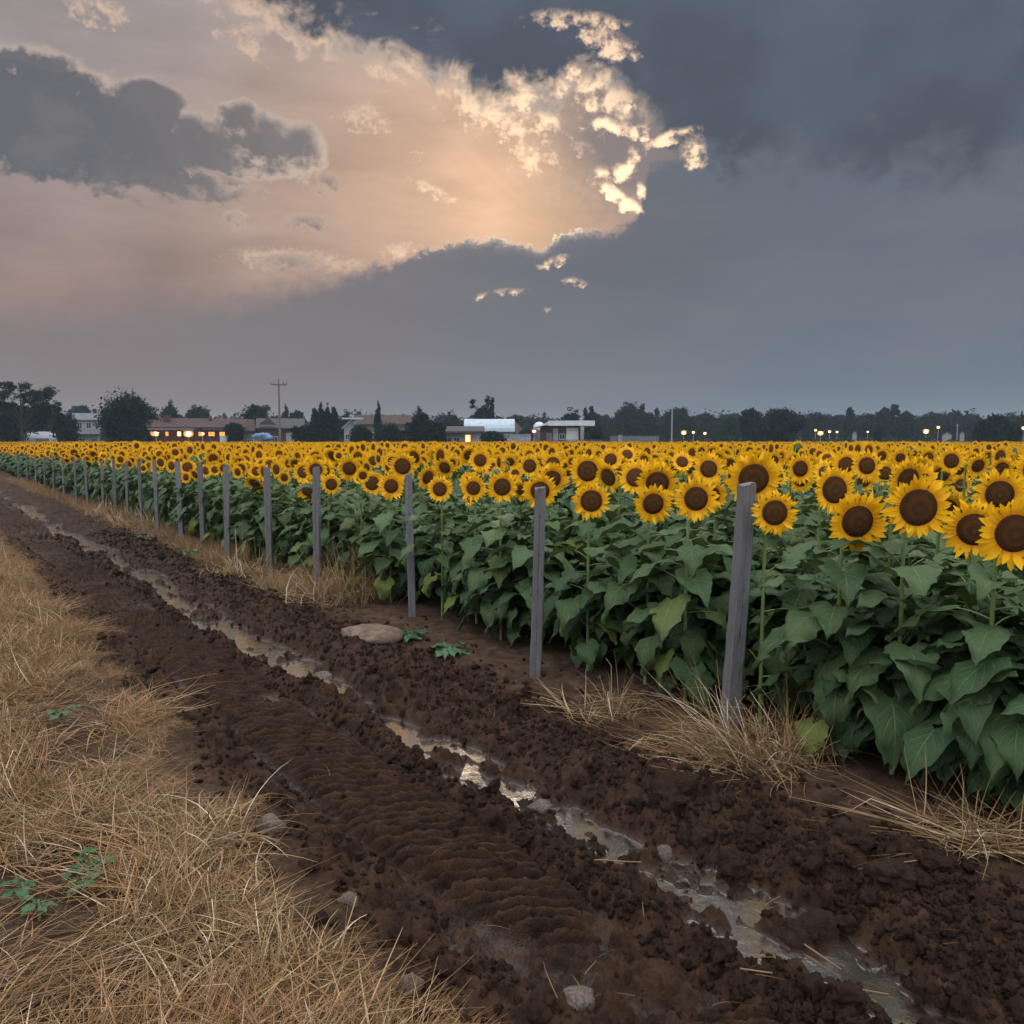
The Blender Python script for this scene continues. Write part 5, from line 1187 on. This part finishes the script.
def tree(u, vtop, wpx, D_, kind, lb, sd, group=None, pale=False, cat="tree"):
    Ht = ztop(vtop, D_); W = px(wpx, D_); key = (kind, sd % 3, pale) if wpx < 24 else None
    if key and key in TREE: ca, ta, W0, H0 = TREE[key]
    else:
        g, t_ = make_tree(kind, W, Ht, sd, leaf=.30 * D_ / 170); ca = me_simple("crown", g, m_crown2 if pale else m_crown); ca.polygons.foreach_set('use_smooth', [False] * len(ca.polygons)); ta = me_simple("trunk", t_, m_bark); W0, H0 = W, Ht
        if key: TREE[key] = (ca, ta, W0, H0)
    e = spot(u, D_, lb, cat, "tree" if kind != 'cypress' else "cypress_tree", turn=rng.uniform(0, 6.28), group=group); c_ = link("crown", ca, e); t_ = link("trunk", ta, e)
    for q in (c_, t_): q.scale = (W / W0, W / W0, Ht / H0)
    return e
tree(24, 378, 74, 152, 'spread', "big airy spreading tree against the sky at the far left", 11)
tree(8, 400, 50, 160, 'round', "dark bushy tree below the big spreading tree at the far left edge", 12)
tree(69, 409, 28, 150, 'round', "dark rounded bush tree right of the polytunnel", 14)
tree(57, 409, 26, 172, 'round', "paler green tree behind the dark rounded bush tree", 15, pale=True)
tree(85, 403, 30, 240, 'round', "far flat-topped tree above the two-storey house", 16, pale=True)
tree(127, 387, 62, 150, 'round', "massive round dark tree left of the lit building", 17)
tree(173, 398, 19, 215, 'round', "pointed tree pair crown above the lit building's left part", 18)
tree(200, 401, 30, 215, 'round', "loose round tree above the lit building's middle", 19)
tree(236, 421, 20, 160, 'round', "low dark shrub between the lit building and the red-roofed house", 74); tree(305, 424, 26, 158, 'round', "low dark shrub at the barn's right end", 75); tree(148, 428, 14, 160, 'round', "small dark shrub at the lit building's left end", 76); tree(525, 428, 18, 168, 'round', "dark shrub between the curved-roof hall and the white dome", 77)
tree(257, 401, 36, 195, 'round', "round dark tree left of the tall utility pole", 21)
tree(287, 405, 11, 230, 'cypress', "narrow rounded tree just right of the tall utility pole", 22)
tree(299, 408, 16, 235, 'round', "low round tree between the utility pole and the conifers", 23)
for q, (u, v, w_) in enumerate([(317, 405, 13), (323, 402.5, 12), (329, 405, 12), (336, 403.5, 12), (313, 417, 18)]): tree(u, v, w_, 158 + q, 'cypress' if q < 4 else 'conifer', ["leftmost dark cypress of the close cluster behind the fence posts", "tallest dark cypress of the close cluster", "third dark cypress of the close cluster", "rightmost dark cypress of the close cluster, leaning alone", "broad low conifer at the cluster's left foot"][q], 30 + q)
tree(346, 409, 16, 220, 'round', "round-topped tree right of the cypress cluster", 36)
tree(379, 401.5, 9, 185, 'cypress', "lone slim cypress before the brown-roofed building", 37)
tree(391, 420, 26, 160, 'round', "dark rounded bush below the slim cypress", 38); tree(362, 424, 30, 158, 'round', "low dark bush right of the blue-roofed house", 39)
tree(419, 402, 50, 156, 'conifer', "broad dark conifer left of the low house with glowing doorway", 40); tree(437, 420, 22, 150, 'round', "low dark shrub at the broad conifer's right foot", 41)
tree(453, 409, 18, 230, 'round', "round crown rising behind the low dark-roofed house", 42); tree(484, 394, 27, 190, 'spiky', "ragged spiky tree standing above the curved blue roof", 43)
tree(493, 430, 34, 150, 'round', "low dark hedge bush before the curved-roof hall", 44)
tree(569, 407, 22, 215, 'round', "tree with feathery top left above the flat white roof", 45); tree(591, 401.5, 21, 210, 'spiky', "upright ragged tree right above the flat white roof", 46); tree(596, 425, 14, 158, 'round', "small dark bush right of the flat-roofed building", 47)
tree(629, 399.5, 34, 260, 'round', "tall bluish tree, highest of the middle wood", 50); tree(646, 403, 22, 262, 'spiky', "double-topped bluish tree right of the highest one", 51); tree(675, 405, 38, 255, 'round', "bluish tree with feathery top behind the pale bare pole", 52)
tree(695, 414, 20, 270, 'round', "low bluish tree above the lamp trio", 53); tree(707, 411.5, 24, 270, 'round', "rounded bluish tree right above the lamp trio", 54); tree(728, 411, 26, 200, 'round', "greener bushy tree left of the yellow lamp", 55, pale=True)
tree(748, 406, 22, 185, 'round', "tree with a knob crown left of the wide dark oak", 56); tree(777, 405, 52, 176, 'round', "wide dark oak, darkest tree right of the middle", 57); tree(812, 409, 26, 265, 'round', "rounded pale tree right of the wide dark oak", 58); tree(826, 412, 26, 262, 'round', "low rounded tree above the right lamp cluster", 59)
tree(848, 404.5, 15, 240, 'cypress', "single cone-shaped tree on the right, above the lamps", 60); tree(866, 411, 24, 260, 'round', "low round tree right of the cone-shaped tree", 61); tree(890, 403.5, 30, 250, 'spread', "tree with an airy high dome on the right", 62); tree(875, 412, 22, 255, 'round', "bushy shoulder left of the airy dome tree", 63); tree(906, 411, 26, 255, 'round', "bushy crown right of the airy dome tree", 64)
tree(876, 425, 9, 190, 'round', "small dark bush alone below the airy dome tree", 65); tree(924, 412, 24, 262, 'round', "low far tree above the lone reddish lamp", 66); tree(940, 411, 20, 262, 'round', "far tree right above the higher orange lamp", 67); tree(953, 408, 18, 262, 'round', "far tree with a pointed top above the sheds", 68); tree(970, 408, 22, 262, 'round', "far tree with twin tops left of the dark trio", 69)
tree(981, 415, 22, 165, 'round', "left bush of the dark trio at the right", 70); tree(994, 412, 22, 163, 'round', "tallest crown of the dark trio at the right", 71); tree(1008, 416, 22, 165, 'round', "right bush of the dark trio at the right", 72); tree(1022, 411, 18, 200, 'round', "tree cut by the photo's right edge above the warm lamp", 73)
# the belt of lesser trees behind: things too, one group
for q in range(64):
    u = -60 + q * 18 + rng.uniform(-6, 6); v = 413.5 + rng.uniform(-3, 4) + (1.5 if u < 300 else 0); D_ = rng.uniform(275, 330)
    tree(u, v, rng.uniform(20, 34), D_, 'round', "lesser tree in the continuous far belt behind the village", 100 + q % 6, group="far tree belt")
# distant woods that read as one mass
parts = []; r = np.random.default_rng(5)
for q in range(60):
    u = -260 + q * 27; x, y = at_depth(u, 400 + 30 * math.sin(q)); w_ = 14
    g = crown_geo([(x + r.uniform(-3, 3), y + 12 * k, r.uniform(4, 7.5), w_ * .8, w_ * .6, r.uniform(6, 8)) for k in range(2)], 1300, 1.1, r, .25, .5); parts.append(g)
V, Fq = join_geo(parts); me = me_simple("distant_woods", (V, Fq), m_crown); me.polygons.foreach_set('use_smooth', [False] * len(me.polygons)); tag(link("distant_woods", me), kind='stuff')
# rough hedge scrub under the trees
parts = []
for q in range(150):
    u = -90 + q * 8; 
    if 140 < u < 300 and q % 3: continue
    x, y = at_depth(u, r.uniform(188, 215)); g = crown_geo([(x, y, .9, 1.8, 1.4, r.uniform(.9, 2.2))], 260, .35, r, .3, .4); parts.append(g)
V, Fq = join_geo(parts); me = me_simple("scrub", (V, Fq), m_crown2); me.polygons.foreach_set('use_smooth', [False] * len(me.polygons)); tag(link("undergrowth", me), kind='stuff')
# ---------------------------------------------------------------- evening haze
if HAZE > 0:
    m = bpy.data.materials.new("evening_haze"); m.use_nodes = True; m.node_tree.nodes.clear(); s = NT(m.node_tree); o = s.node('ShaderNodeOutputMaterial'); v_ = s.node('ShaderNodeVolumePrincipled')
    v_.inputs['Color'].default_value = (.60, .78, 1.0, 1); v_.inputs['Density'].default_value = HAZE; v_.inputs['Anisotropy'].default_value = .2; s.l.new(v_.outputs[0], o.inputs['Volume'])
    ob = MB().box(-700, 900, -200, 1000, -1.2, 30).build("haze", m); tag(ob, kind='stuff')
